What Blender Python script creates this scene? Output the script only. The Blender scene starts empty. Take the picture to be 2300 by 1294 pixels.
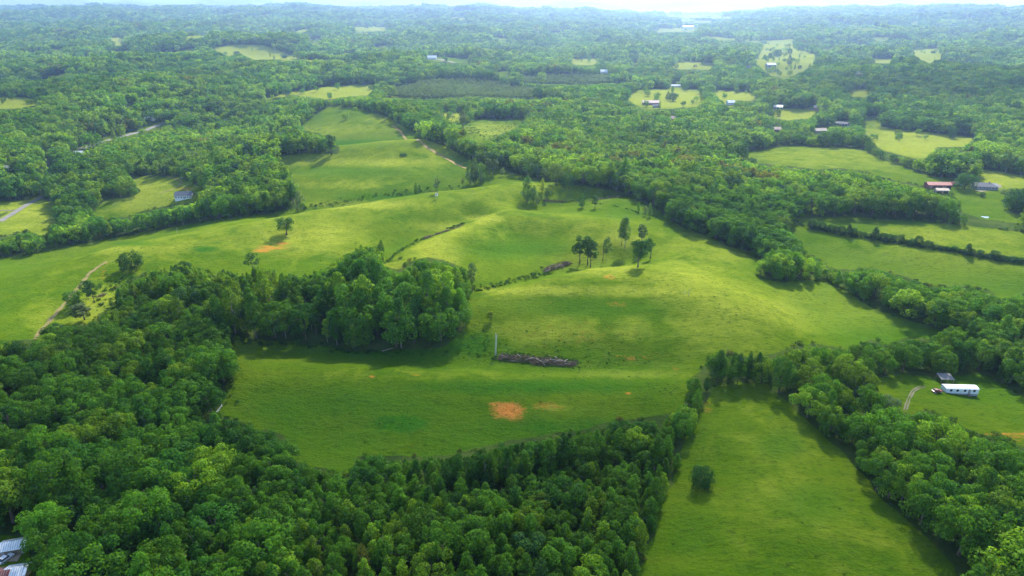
import bpy, bmesh, math, random, time
_t0 = time.time()
import numpy as np
from mathutils import Vector

R = math.radians
scene = bpy.context.scene
COL = scene.collection
rng = np.random.default_rng(7)
random.seed(7)

# ------------------------------------------------------------------ camera, world, sun, exposure
CAM_H = 150.0
FPX, CX, CY, HORIZ = 1534.0, 1150.0, 647.0, 13.0          # focal length and centre in photo pixels
PITCH = math.atan((CY - HORIZ) / FPX)
cam_d = bpy.data.cameras.new('camera')
cam = bpy.data.objects.new('camera', cam_d)
COL.objects.link(cam)
cam_d.sensor_width = 36.0
cam_d.lens = 36.0 * FPX / 2300.0
cam_d.clip_start, cam_d.clip_end = 1.0, 60000.0
cam.location = (0, 0, CAM_H)
cam.rotation_euler = (R(90) - PITCH, 0, 0)
scene.camera = cam

SUN_EL, SUN_AZ = 38.0, 17.0                                # azimuth clockwise from +Y (view axis)
world = bpy.data.worlds.new('World')
scene.world = world
world.use_nodes = True
wn = world.node_tree
wn.nodes.clear()
sky = wn.nodes.new('ShaderNodeTexSky')
sky.sky_type = 'NISHITA'
sky.sun_disc = False
sky.sun_elevation = R(SUN_EL)
sky.sun_rotation = R(SUN_AZ)
sky.altitude = 300
sky.air_density, sky.dust_density, sky.ozone_density = 1.0, 0.7, 1.5
bg = wn.nodes.new('ShaderNodeBackground')
bg.inputs['Strength'].default_value = 0.15
wo = wn.nodes.new('ShaderNodeOutputWorld')
wn.links.new(sky.outputs[0], bg.inputs[0])
wn.links.new(bg.outputs[0], wo.inputs[0])

sun_d = bpy.data.lights.new('sun', 'SUN')
sun_d.energy = 3.9
sun_d.angle = R(2.0)
sun_d.color = (1.0, 0.93, 0.76)
sun = bpy.data.objects.new('sun', sun_d)
COL.objects.link(sun)
sun_dir = Vector((math.sin(R(SUN_AZ)) * math.cos(R(SUN_EL)), math.cos(R(SUN_AZ)) * math.cos(R(SUN_EL)), math.sin(R(SUN_EL))))
sun.rotation_euler = sun_dir.to_track_quat('Z', 'Y').to_euler()
sun.location = (0, 0, 900)

vs = scene.view_settings
vs.view_transform, vs.look, vs.gamma = 'Standard', 'None', 1.0
vs.use_curve_mapping = False
vs.exposure = 1.48
cy = scene.cycles
cy.max_bounces, cy.diffuse_bounces, cy.glossy_bounces, cy.transmission_bounces = 6, 4, 1, 4
cy.transparent_max_bounces, cy.volume_bounces = 6, 1
cy.use_denoising = True
cy.sample_clamp_indirect = 4.0
try:
    cy.denoiser = 'OPENIMAGEDENOISE'
except Exception:
    pass

HAZE_DENSITY, HAZE_COLOR = 8.0e-5, (0.41, 0.59, 1.0)

# ------------------------------------------------------------------ photo pixel <-> world
ca, sa = math.cos(PITCH), math.sin(PITCH)

def px_ray(px, py):
    u, v = (np.asarray(px, float) - CX) / FPX, -(np.asarray(py, float) - CY) / FPX
    d = np.stack([u, ca + v * sa, -sa + v * ca], -1)
    return d / np.linalg.norm(d, axis=-1, keepdims=True)

def project(x, y, z):
    dz = z - CAM_H
    depth = y * ca - dz * sa
    up = y * sa + dz * ca
    dd = np.where(depth > 1, depth, np.nan)
    return CX + FPX * x / dd, CY - FPX * up / dd, depth

def plane_pt(px, py):
    d = px_ray(px, py)
    t = CAM_H / -d[..., 2]
    return d[..., :2] * t[..., None]

# ------------------------------------------------------------------ terrain
def _hash(ix, iy, seed):
    h = (ix.astype(np.int64) * 374761393 + iy.astype(np.int64) * 668265263 + seed * 974711) & 0x7fffffff
    h = ((h ^ (h >> 13)) * 1274126177) & 0x7fffffff
    return (h ^ (h >> 16)) & 0xffff

def noise(x, y, seed=0):
    x, y = np.asarray(x, float), np.asarray(y, float)
    ix, iy = np.floor(x), np.floor(y)
    fx, fy = x - ix, y - iy
    u, v = fx ** 3 * (fx * (fx * 6 - 15) + 10), fy ** 3 * (fy * (fy * 6 - 15) + 10)
    def g(a, b):
        ang = _hash(ix + a, iy + b, seed) / 65536.0 * 2 * np.pi
        return np.cos(ang) * (fx - a) + np.sin(ang) * (fy - b)
    n0 = g(0, 0) * (1 - u) + g(1, 0) * u
    n1 = g(0, 1) * (1 - u) + g(1, 1) * u
    return (n0 * (1 - v) + n1 * v) * 1.5

def fbm(x, y, seed, octaves=4):
    s, a, t = 0, 1.0, 0
    for k in range(octaves):
        s = s + a * noise(x * 2 ** k, y * 2 ** k, seed + k)
        t += a
        a *= 0.5
    return s / t * 1.6

def sstep(e0, e1, x):
    t = np.clip((x - e0) / (e1 - e0), 0, 1)
    return t * t * (3 - 2 * t)

# ridges (+) and draws (-) of the pasture: polyline in photo pixels on the base plane, height, half width in metres
FOLDS = [
    ([(640, 775), (860, 792), (1110, 802), (1295, 815), (1480, 822)], -5.0, 20),
    ([(600, 812), (1000, 842), (1500, 850)], 3.0, 20),
    ([(560, 1000), (900, 1010), (1300, 985)], -5.0, 40),
    ([(1070, 662), (1250, 640), (1460, 645), (1640, 700)], 4.6, 32),
    ([(1040, 668), (1150, 635), (1290, 590), (1400, 575)], -5.0, 16),
    ([(860, 610), (1000, 545), (1120, 500), (1350, 520)], 6.0, 30),
    ([(820, 600), (900, 550), (1000, 515), (1060, 490)], -6.0, 18),
    ([(300, 560), (640, 510), (900, 470), (1150, 440), (1320, 440)], 6.0, 45),
    ([(640, 470), (830, 447), (980, 428), (1060, 415)], -6.0, 22),
    ([(1200, 470), (1300, 452), (1430, 438)], -4.0, 20),
    ([(600, 358), (750, 352), (910, 356)], 8.0, 45),
    ([(640, 325), (760, 318), (900, 322)], -5.0, 50),
    ([(760, 252), (860, 275), (1000, 345)], 12.0, 90),
    ([(640, 400), (900, 395)], 3.0, 40),
    ([(1600, 600), (1500, 700), (1560, 800)], 2.0, 60),
    ([(1800, 560), (2100, 620), (2300, 650)], -6.0, 50),
    ([(1900, 700), (2200, 800)], -5.0, 45),
    ([(1650, 1000), (1800, 1200)], 3.0, 30),
    ([(330, 440), (160, 480), (40, 500)], -12.0, 70),
    ([(40, 440), (120, 370), (250, 315), (380, 280)], -28.0, 170),
    ([(0, 300), (200, 240), (420, 200), (560, 190)], 16.0, 170),
    ([(470, 120), (640, 125)], 38.0, 190),
    ([(300, 160), (600, 165), (760, 170)], 18.0, 200),
    ([(1500, 320), (1700, 300), (1900, 290)], -8.0, 160),
    ([(1700, 345), (1850, 340)], 5.0, 80),
    ([(2000, 200), (2300, 210)], 22.0, 260),
    ([(1740, 120), (1790, 135)], 10.0, 150),
]
FOLDS = [(plane_pt(*np.array(p, float).T), h * (1.35 if w < 60 else 1.0), w) for p, h, w in FOLDS]

def seg_dist2(x, y, pts):
    best = None
    for (ax, ay), (bx, by) in zip(pts[:-1], pts[1:]):
        dx, dy = bx - ax, by - ay
        t = np.clip(((x - ax) * dx + (y - ay) * dy) / (dx * dx + dy * dy), 0, 1)
        d = (x - ax - t * dx) ** 2 + (y - ay - t * dy) ** 2
        best = d if best is None else np.minimum(best, d)
    return best

def fold_height(x, y):
    z = 0
    for pts, h, w in FOLDS:
        if w < 60:
            z = z + h * np.exp(-seg_dist2(x, y, pts) / (w * w))
    return z

def terrain(x, y):
    x, y = np.asarray(x, float), np.asarray(y, float)
    r = np.hypot(x, y)
    az = np.degrees(np.arctan2(x, y))
    z = 2.2 * fbm(x / 170, y / 170, 3, 3) + 0.6 * noise(x / 34, y / 26, 9) + 0.38 * (0.5 - np.abs(noise(x / 24 + 3, y / 13, 11))) + 0.17 * noise(x / 9, y / 8, 10)
    for pts, h, w in FOLDS:
        z = z + h * np.exp(-seg_dist2(x, y, pts) / (w * w))
    m = sstep(750, 2000, r)
    z = z + m * (27 * fbm(x / 520, y / 520, 21, 4) - 3)
    f = sstep(1900, 7500, r)
    val = 1 - 0.62 * np.exp(-((az - 13) / 6.5) ** 2) - 0.12 * np.exp(-((az - 3) / 4) ** 2)
    ridge = 1 - np.abs(fbm(x / 2100 + 5.1, y / 1500, 41, 4)) * 1.5
    hill = fbm(x / 900, y / 800, 51, 4)
    z = z + f * val * (70 + 50 * ridge + 45 * hill)
    z = z - sstep(11000, 15000, r) * 30
    return z

def march(d, t):
    """First terrain point along rays d, starting from distances t."""
    done = np.zeros(len(t), bool)
    prev = t.copy()
    for _ in range(900):
        p = d * t[:, None]
        h = CAM_H + p[:, 2] - terrain(p[:, 0], p[:, 1])
        done |= (h <= 0) | (t > 14000)
        adv = ~done
        if not adv.any():
            break
        prev = np.where(adv, t, prev)
        t = np.where(adv, t + np.maximum(0.0025 * t, np.minimum(h * 0.6, t * 0.03)), t)
    lo, hi = prev, t
    for _ in range(14):
        mid = (lo + hi) / 2
        p = d * mid[:, None]
        below = CAM_H + p[:, 2] <= terrain(p[:, 0], p[:, 1])
        hi = np.where(below, mid, hi)
        lo = np.where(below, lo, mid)
    return hi

_tx, _ty = np.meshgrid(np.arange(-60, 2361, 20.0), np.arange(-10, 1331, 10.0))
_dist = march(px_ray(_tx.ravel(), _ty.ravel()), np.full(_tx.size, 90.0)).reshape(_tx.shape)

def ground_at(px, py):
    """First terrain point along the rays through photo pixels."""
    px, py = np.atleast_1d(np.asarray(px, float)), np.atleast_1d(np.asarray(py, float))
    ix = np.clip(((px + 60) / 20).astype(int), 0, _tx.shape[1] - 2)
    iy = np.clip(((py + 10) / 10).astype(int), 0, _tx.shape[0] - 2)
    near = np.minimum(np.minimum(_dist[iy, ix], _dist[iy, ix + 1]), np.minimum(_dist[iy + 1, ix], _dist[iy + 1, ix + 1]))
    d = px_ray(px, py)
    p = d * march(d, near * 0.985)[:, None]
    return np.stack([p[:, 0], p[:, 1], terrain(p[:, 0], p[:, 1])], -1)

def at(px, py):
    return ground_at([px], [py])[0]

# ------------------------------------------------------------------ land cover, traced in the photo, at half its size
MW, MH, MX = 1150, 647, 160                                # MX: margin either side of the frame
FOREST, OPEN, PLANT, YOUNG = 0, 1, 2, 3
cover = np.zeros((MH, MW + 2 * MX), np.uint8)
_gy, _gx = np.mgrid[0:MH, -MX:MW + MX]
_gx, _gy = _gx * 2 + 1.0, _gy * 2 + 1.0

def inside(poly):
    out = np.zeros(_gx.shape, bool)
    xs_, ys_ = [q[0] for q in poly], [q[1] for q in poly]
    i0, i1 = max(0, int(min(ys_) / 2) - 1), min(MH, int(max(ys_) / 2) + 2)
    j0, j1 = max(0, int(min(xs_) / 2) + MX - 1), min(MW + 2 * MX, int(max(xs_) / 2) + MX + 2)
    if i0 >= i1 or j0 >= j1:
        return out
    gx, gy = _gx[i0:i1, j0:j1], _gy[i0:i1, j0:j1]
    m = np.zeros(gx.shape, bool)
    n = len(poly)
    for i in range(n):
        (x0, y0), (x1, y1) = poly[i], poly[(i + 1) % n]
        if y0 == y1:
            continue
        m ^= ((y0 > gy) != (y1 > gy)) & (gx < (x1 - x0) * (gy - y0) / (y1 - y0) + x0)
    out[i0:i1, j0:j1] = m
    return out

def paint(poly, val):
    cover[inside(poly)] = val

def paint_line(pts, w, val):
    cover[seg_dist2(_gx, _gy, pts) < w * w] = val

L, RR = -330, 2630
paint([(L, 640), (0, 583), (150, 555), (330, 520), (480, 495), (600, 480), (650, 472), (690, 468), (672, 445), (655, 400), (640, 372),
       (612, 352), (690, 346), (760, 346), (764, 330), (720, 300), (672, 292), (690, 268), (740, 240), (800, 242), (870, 262), (920, 292),
       (965, 318), (1010, 332), (1050, 358), (1100, 375), (1160, 388), (1270, 412), (1400, 432), (1418, 442), (1480, 472), (1500, 492),
       (1540, 515), (1590, 530), (1640, 555), (1722, 572), (1706, 585), (1702, 627), (1760, 634), (1832, 629), (1900, 652), (1960, 692),
       (2050, 722), (2140, 750), (2100, 760), (2040, 757), (1990, 777), (1960, 762), (1900, 787), (1840, 772), (1800, 772), (1740, 794),
       (1680, 803), (1640, 795), (1610, 790), (1590, 805), (1570, 835), (1545, 855), (1540, 922), (1490, 932), (1430, 942), (1380, 947),
       (1290, 967), (1200, 982), (1150, 987), (1080, 1007), (1000, 1022), (940, 1027), (860, 1022), (800, 1027), (790, 1062), (770, 1072),
       (730, 1052), (680, 1042), (650, 1022), (640, 978), (600, 962), (580, 972), (545, 948), (500, 937), (490, 927), (512, 890),
       (522, 850), (515, 800), (530, 762), (400, 700), (230, 720), (150, 735), (110, 725), (82, 760), (0, 768), (L, 820)], OPEN)
paint([(215, 735), (220, 705), (262, 685), (258, 645), (290, 628), (330, 608), (380, 592), (440, 592), (470, 602), (555, 606), (572, 590),
       (600, 602), (680, 612), (720, 602), (780, 567), (820, 545), (860, 550), (868, 602), (900, 607), (920, 586), (960, 578), (1000, 586),
       (1045, 602), (1053, 660), (1048, 735), (1000, 780), (900, 788), (800, 788), (740, 780), (650, 768), (530, 762), (400, 790)], FOREST)
paint([(1600, 872), (1650, 858), (1720, 862), (1770, 902), (1830, 962), (1890, 1012), (1940, 1072), (1990, 1132), (2040, 1172), (2100, 1222),
       (2140, 1272), (2165, 1330), (1410, 1330), (1450, 1250), (1470, 1200), (1480, 1130), (1510, 1090), (1530, 1020), (1550, 960), (1590, 902)], OPEN)
paint([(1965, 852), (2000, 840), (2100, 848), (2200, 838), (2290, 888), (2320, 895), (RR, 960), (RR, 1040), (2320, 1010), (2240, 982), (2170, 966),
       (2130, 936), (2080, 921), (2050, 930), (2010, 925), (1970, 892)], OPEN)
paint([(1770, 517), (1790, 490), (1870, 488), (1900, 486), (2100, 500), (2200, 510), (2300, 522), (RR, 560), (RR, 720), (2300, 662),
       (2262, 682), (2220, 652), (2150, 642), (2090, 642), (2060, 632), (2000, 612), (1960, 602), (1920, 606), (1862, 602), (1842, 582),
       (1800, 562), (1790, 540)], OPEN)
paint([(1637, 347), (1702, 337), (1766, 327), (1850, 331), (1933, 334), (1966, 354), (2033, 377), (2080, 394), (2150, 405), (2160, 420),
       (2082, 420), (2030, 410), (1976, 398), (1950, 385), (1892, 378), (1832, 380), (1765, 372), (1702, 367)], OPEN)
paint([(1935, 262), (1980, 262), (1977, 285), (2060, 295), (2130, 303), (2200, 310), (2180, 330), (2105, 330), (2096, 345), (2110, 356),
       (2050, 355), (1990, 340), (1970, 330), (1950, 310), (1932, 290)], OPEN)
paint([(2190, 382), (2230, 383), (2300, 395), (RR, 430), (RR, 470), (2300, 424), (2240, 428), (2290, 445), (2262, 470), (2300, 492), (RR, 540), (2205, 492), (2152, 472),
       (2140, 455), (2140, 420), (2090, 432), (2080, 408), (2150, 405), (2195, 410)], OPEN)
paint([(1800, 458), (1850, 460), (1840, 472), (1800, 470)], OPEN)
for poly in ([(1410, 222), (1440, 207), (1500, 205), (1560, 205), (1575, 225), (1562, 236), (1520, 238), (1450, 242), (1430, 230)],
             [(1600, 205), (1680, 210), (1697, 226), (1650, 224), (1640, 240), (1612, 216)],
             [(1735, 248), (1780, 243), (1830, 248), (1825, 264), (1770, 270), (1740, 264)],
             [(1905, 203), (1955, 203), (1950, 218), (1910, 215)],
             [(1712, 122), (1724, 100), (1780, 99), (1782, 114), (1826, 124), (1822, 146), (1790, 157), (1770, 168), (1735, 162), (1704, 142)],
             [(1508, 147), (1540, 140), (1602, 145), (1592, 156), (1520, 154)],
             [(1955, 134), (2010, 134), (2002, 141), (1960, 141)],
             [(2050, 115), (2105, 112), (2115, 128), (2090, 139), (2060, 129)],
             [(1284, 134), (1340, 132), (1338, 144), (1285, 144)],
             [(483, 111), (540, 104), (590, 106), (640, 121), (682, 126), (642, 131), (570, 131), (540, 119), (520, 126)],
             [(690, 205), (740, 197), (830, 194), (822, 212), (760, 217), (740, 222), (660, 212), (610, 227), (600, 222), (640, 210)],
             [(985, 255), (1020, 250), (1050, 255), (1040, 272), (1010, 277)],
             [(1040, 285), (1060, 270), (1110, 268), (1180, 266), (1178, 282), (1130, 300), (1100, 312), (1080, 322), (1060, 312), (1035, 300)],
             [(205, 482), (235, 450), (300, 442), (318, 430), (284, 396), (330, 396), (400, 398), (462, 425), (445, 455), (395, 458), (330, 472), (280, 488), (225, 490)],
             [(L, 560), (0, 490), (40, 476), (85, 450), (124, 452), (130, 500), (98, 532), (60, 518), (0, 532), (L, 604)],
             [(L, 480), (0, 452), (60, 450), (92, 440), (60, 462), (0, 480), (L, 530)],
             [(L, 225), (0, 221), (50, 222), (72, 235), (20, 241), (L, 246)],
             [(250, 86), (280, 86), (275, 101), (255, 99)], [(158, 126), (222, 127), (220, 132), (160, 132)],
             [(690, 90), (722, 88), (722, 99), (700, 99)], [(796, 61), (866, 62), (864, 69), (800, 68)], [(270, 233), (312, 236), (306, 244), (276, 243)],
             [(20, 163), (44, 166), (40, 171)], [(1120, 88), (1140, 87), (1142, 94), (1124, 95)], [(950, 128), (1010, 130), (1060, 134), (1050, 140), (980, 139)],
             [(1470, 66), (1560, 62), (1562, 70), (1480, 72)], [(1420, 142), (1434, 134), (1432, 150), (1420, 152)], [(1115, 163), (1145, 161), (1148, 170), (1116, 171)],
             [(1990, 166), (2020, 164), (2018, 170), (1994, 171)], [(560, 292), (620, 290), (650, 292), (612, 298)], [(1610, 85), (1745, 92), (1740, 97), (1612, 90)],
             [(1500, 32), (1640, 36), (1636, 41), (1510, 38)], [(1530, 45), (1600, 47), (1598, 52), (1534, 50)], [(1840, 108), (1880, 106), (1878, 110), (1842, 112)],
             [(1800, 295), (1835, 290), (1858, 294), (1850, 302), (1810, 303)], [(1690, 250), (1745, 262), (1742, 268), (1700, 258)], [(1820, 238), (1835, 240), (1830, 250), (1812, 248)],
             [(-330, 1212), (52, 1206), (62, 1250), (62, 1330), (-330, 1330)]):
    my_ = sum(q[1] for q in poly) / len(poly)
    if my_ < 235:                                          # far fields: the wood's edge trees lean over them
        mx_ = sum(q[0] for q in poly) / len(poly)
        poly = [(mx_ + (q[0] - mx_) * 1.12, my_ + (q[1] - my_) * 1.3) for q in poly]
    paint(poly, OPEN)
paint([(860, 203), (950, 182), (1050, 178), (1100, 181), (1150, 195), (1270, 212), (1200, 222), (1060, 216), (950, 222), (860, 217)], PLANT)
paint([(1150, 172), (1260, 168), (1420, 172), (1440, 182), (1300, 190), (1180, 186)], PLANT)
ROAD = [(0, 498), (45, 470), (90, 444), (130, 420), (118, 392), (104, 372), (112, 358), (165, 338), (210, 326), (232, 318), (300, 300), (340, 288), (372, 274), (388, 264)]
for a, b in ((0, 3), (4, 7), (7, 13)):
    paint_line(ROAD[a:b], 5 if a else 7, OPEN)
paint_line([(955, 128), (985, 134), (1020, 140)], 4, OPEN)


# buildings: name, base pixel, length, width, wall height, roof height, turn in degrees, wall, roof, label, category
BUILDINGS = [
    ('farmhouse', (412, 449), 15, 9, 3.2, 3.0, 8, 'white', 'slate', 'white house with a dark grey gable roof in the left valley clearing', 'house'),
    ('barn', (2110, 424), 20, 8, 3.4, 1.7, -3, 'dark_red', 'red_metal', 'long red barn with an open front and a pale red metal roof', 'barn'),
    ('shed', (2144, 419), 6, 5, 2.6, 1.4, 0, 'dark_red', 'dark_red', 'small dark red shed beside the right end of the long red barn', 'shed'),
    ('lean_to_shed', (2117, 434), 10, 6, 2.4, 1.2, -6, 'tan', 'tan_metal', 'low tan-roofed shed just below the long red barn', 'shed'),
    ('ranch_house', (2214, 427), 19, 10, 2.8, 2.4, -12, 'grey', 'slate', 'grey ranch house with a hipped slate roof beside the big farmyard tree', 'house'),
    ('white_barn', (1747, 246), 13, 9, 3.6, 2.4, -22, 'grey', 'white_metal', 'white-roofed barn with dark walls at the edge of a mid-distance pasture', 'barn'),
    ('brick_house', (1462, 236), 27, 11, 3.4, 3.0, -4, 'brick', 'pink_metal', 'long brick house with a pinkish roof below a bright pasture strip', 'house'),
    ('garage', (1474, 242), 10, 7, 3.0, 2.2, -4, 'grey', 'slate', 'small grey garage in front of the long brick house', 'garage'),
    ('hay_barn', (1733, 151), 22, 14, 5, 4, 4, 'grey', 'white_metal', 'white-roofed hay barn in the far bright clearing', 'barn'),
    ('cottage', (1680, 156), 14, 10, 4, 3.5, 0, 'grey', 'slate', 'dark cottage left of the far hay barn', 'house'),
    ('greenhouse', (1518, 196), 20, 8, 3, 2.5, -8, 'white', 'white_metal', 'long low white greenhouse among trees above the brick house', 'greenhouse'),
    ('cabin', (1512, 272), 11, 8, 3.4, 3.0, 20, 'brick', 'pink_metal', 'small house with a pink roof deep in the dense wood', 'house'),
    ('house', (1845, 299), 15, 9, 3, 2.6, 5, 'tan', 'tan_metal', 'tan-roofed house behind the tree row above the middle pasture', 'house'),
    ('brown_cabin', (1746, 296), 11, 8, 3, 2.4, 3, 'dark_red', 'pink_metal', 'reddish cabin at the left end of the tree row above the middle pasture', 'house'),
    ('long_shed', (1888, 282), 24, 7, 3, 2, -32, 'grey', 'slate', 'long grey shed slanting behind the tree row', 'shed'),
    ('white_house', (1643, 236), 12, 9, 3.5, 3, 10, 'white', 'white_metal', 'white house between the brick house and the white-roofed barn', 'house'),
    ('white_cottage', (1836, 248), 11, 8, 3.5, 3, -20, 'brick', 'tan_metal', 'tan-roofed cottage right of the white-roofed barn', 'house'),
    ('roadside_house', (20, 383), 11, 7, 3, 2.4, 15, 'white', 'white_metal', 'white-roofed house at the left edge of the frame', 'house'),
    ('roadside_shed', (175, 348), 10, 5, 2.6, 1.6, 10, 'white', 'white_metal', 'white-roofed shed on the valley road', 'shed'),
    ('valley_house', (335, 270), 12, 8, 3, 2.6, 0, 'white', 'white_metal', 'pale house in the trees at the far end of the valley road', 'house'),
    ('village_house', (970, 134), 24, 14, 5, 5, 0, 'white', 'white_metal', 'white house in the small far settlement above the ridge', 'house'),
    ('hill_house', (1930, 172), 18, 12, 4, 4, 0, 'tan', 'tan_metal', 'tan house in the woods under the far pastures on the right', 'house'),
    ('far_house', (1357, 165), 18, 12, 4, 4, 0, 'white', 'white_metal', 'white house alone in the far woods above the plantation', 'house'),
]
for nm_, (bx_, by_), L_, W_, H_, R_, *_r in BUILDINGS:
    k_ = FPX * math.cos(math.atan((by_ - CY) / FPX)) / (CAM_H / math.sin(PITCH + math.atan((by_ - CY) / FPX)))
    hw_, ht_ = L_ * k_ * 0.62, (H_ + R_) * k_ * 1.1 + W_ * k_ * 0.12
    paint([(bx_ - hw_, by_ - ht_), (bx_ + hw_, by_ - ht_), (bx_ + hw_ * 1.2, by_ + 3), (bx_ - hw_ * 1.2, by_ + 3)], OPEN)
for cx_, cy_, w_, h_ in ((22, 1228, 40, 24), (30, 1290, 44, 30)):
    paint([(cx_ - w_, cy_ - h_), (cx_ + w_, cy_ - h_), (cx_ + w_, cy_ + h_), (cx_ - w_, cy_ + h_)], OPEN)

def cover_at(px, py):
    ix = np.clip(np.nan_to_num(px, nan=-1e4) / 2 + MX, 0, MW + 2 * MX - 1).astype(int)
    iy = np.clip(np.nan_to_num(py, nan=1e4) / 2, 0, MH - 1).astype(int)
    return cover[iy, ix]

def box_blur(a, k):
    for axis in (0, 1):
        c = np.cumsum(np.pad(a, [(k + 1, k) if i == axis else (0, 0) for i in (0, 1)], mode='edge'), axis=axis)
        n = a.shape[axis]
        a = (np.take(c, range(2 * k + 1, 2 * k + 1 + n), axis) - np.take(c, range(n), axis)) / (2 * k + 1)
    return a

wood_map = box_blur(box_blur((cover == FOREST) + 0.2 * (cover == PLANT), 1), 1)
THIN_WOOD = [(330, 585), (560, 560), (720, 560), (870, 500), (880, 620), (700, 670), (480, 650), (330, 640)]
wood_map *= 1 - 0.85 * box_blur(inside(THIN_WOOD).astype(float), 5)
# patches of what grows or lies on the pasture, and of sun and shade painted into its colour: centre, half sizes in photo pixels, strength
def blobs(items):
    m = np.zeros(_gx.shape)
    for x, y, a, b, s in items:
        m = np.maximum(m, s * np.exp(-(((_gx - x) / a) ** 2 + ((_gy - y) / b) ** 2) ** 1.5))
    return m
CLAY = blobs([(1140, 923, 42, 22, 1.0), (1120, 908, 26, 8, .8), (1225, 913, 50, 10, .45), (612, 556, 36, 6, .7), (588, 563, 22, 5, .8), (636, 547, 22, 4.5, .7),
              (1368, 622, 14, 6, .55), (836, 846, 8, 3, .7), (932, 842, 12, 3, .5), (1412, 884, 8, 4, .7), (1415, 808, 18, 7, .5), (1520, 828, 12, 5, .45),
              (1385, 683, 30, 8, .35), (1222, 680, 30, 6, .2), (1300, 757, 26, 6, .3), (1220, 780, 16, 10, .25), (1140, 735, 20, 10, .25), (1300, 748, 170, 34, .22), (980, 560, 70, 34, .16), (1330, 560, 60, 14, .2), (1420, 800, 90, 18, .24), (700, 560, 120, 22, .1), (2285, 974, 90, 5, .55),
              (1735, 905, 10, 10, .0), (230, 615, 10, 20, .3), (240, 590, 6, 10, .3), (420, 424, 24, 6, .5), (1590, 915, 12, 18, .35), (2290, 985, 40, 12, .35)])
STRAW_LIT = blobs([(1245, 915, 42, 10, .55), (1330, 590, 120, 30, .55), (980, 560, 60, 40, .5), (1000, 510, 60, 14, .6), (1085, 492, 40, 10, .7), (800, 460, 120, 10, .6),  # dry grass and hay, plus sunlit crests and fields painted as pale grass
               (1400, 540, 60, 20, .5), (700, 540, 140, 40, .55), (960, 600, 90, 25, .5), (1200, 652, 170, 12, .55), (1450, 655, 120, 14, .5), (1000, 840, 300, 12, .22),
               (1380, 840, 160, 12, .5), (1240, 745, 140, 40, .45), (1420, 740, 60, 30, .4), (1640, 570, 90, 30, .5), (1560, 620, 110, 110, .42), (1860, 690, 240, 60, .6),
               (850, 365, 200, 10, .4), (800, 300, 150, 25, .45), (900, 270, 80, 20, .5), (1000, 330, 40, 30, .5), (780, 415, 120, 10, .4), (330, 440, 130, 44, .6), (60, 490, 120, 60, .6),
               (110, 720, 60, 50, .4), (2050, 590, 300, 60, .42), (2120, 535, 220, 30, .45), (1880, 355, 260, 36, .42), (350, 560, 200, 10, .3), (1740, 1080, 60, 160, .10), (570, 118, 150, 26, 1.5), (1000, 262, 50, 15, .9),
               (1100, 292, 80, 20, .5), (760, 208, 190, 20, 1.1), (1500, 222, 120, 24, 1.0), (1650, 220, 70, 24, 1.0), (1780, 258, 90, 20, 1.1), (2080, 320, 180, 50, .85), (1765, 130, 100, 50, 1.0), (2080, 125, 60, 20, 1.1), (1310, 138, 50, 12, 1.1), (1550, 148, 80, 14, .8), (1980, 138, 50, 10, 1.1), (830, 66, 60, 10, .8), (265, 93, 30, 12, 1.0), (190, 130, 50, 8, 1.0), (1520, 66, 80, 10, 1.2), (1570, 40, 100, 14, 1.0), (0, 230, 110, 20, .9), (2250, 400, 90, 30, .7), (340, 430, 130, 40, .5), (1930, 210, 40, 14, 1.0),
               (220, 700, 70, 60, .6), (1330, 820, 400, 10, .2), (1620, 710, 130, 120, .38), (1160, 700, 110, 40, .2)])
LUSH_SHADED = blobs([(1180, 870, 320, 18, .7), (900, 950, 60, 20, .8), (820, 900, 200, 40, .4), (460, 560, 40, 8, .9), (300, 548, 60, 8, .6), (1300, 690, 260, 26, .5), (1150, 560, 160, 24, .5),  # lush grass, plus shaded slope faces painted as darker green
              (1750, 1000, 60, 40, .5), (1820, 1130, 90, 50, .45), (1560, 1200, 90, 60, .35), (800, 385, 150, 14, .5), (830, 325, 130, 10, .4), (900, 440, 200, 8, .4),
              (1380, 480, 90, 20, .4), (880, 790, 140, 16, .4), (1060, 770, 70, 30, .6), (640, 900, 130, 60, .3), (1350, 960, 200, 20, .4)])

def sample(m, px, py):
    fx = np.clip(np.nan_to_num(px, nan=-1e4) / 2 + MX - 0.5, 0, MW + 2 * MX - 1.001)
    fy = np.clip(np.nan_to_num(py, nan=1e4) / 2 - 0.5, 0, MH - 1.001)
    ix, iy = fx.astype(int), fy.astype(int)
    u, v = fx - ix, fy - iy
    return (m[iy, ix] * (1 - u) + m[iy, ix + 1] * u) * (1 - v) + (m[iy + 1, ix] * (1 - u) + m[iy + 1, ix + 1] * u) * v

def clearing(x, y):
    """Small fields and cuttings in the far woods."""
    r = np.hypot(x, y)
    n = fbm(x / 330 + 4.7, y / 520, 131, 3) + 0.12 * noise(x / 50, y / 60, 135)
    return sstep(0.40, 0.47, n) * sstep(1450, 1900, r)

# ------------------------------------------------------------------ helpers: materials, meshes, tagging
def tag(o, label=None, category=None, group=None, kind=None):
    for k, v in (('label', label), ('category', category), ('group', group), ('kind', kind)):
        if v:
            o[k] = v
    return o

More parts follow.
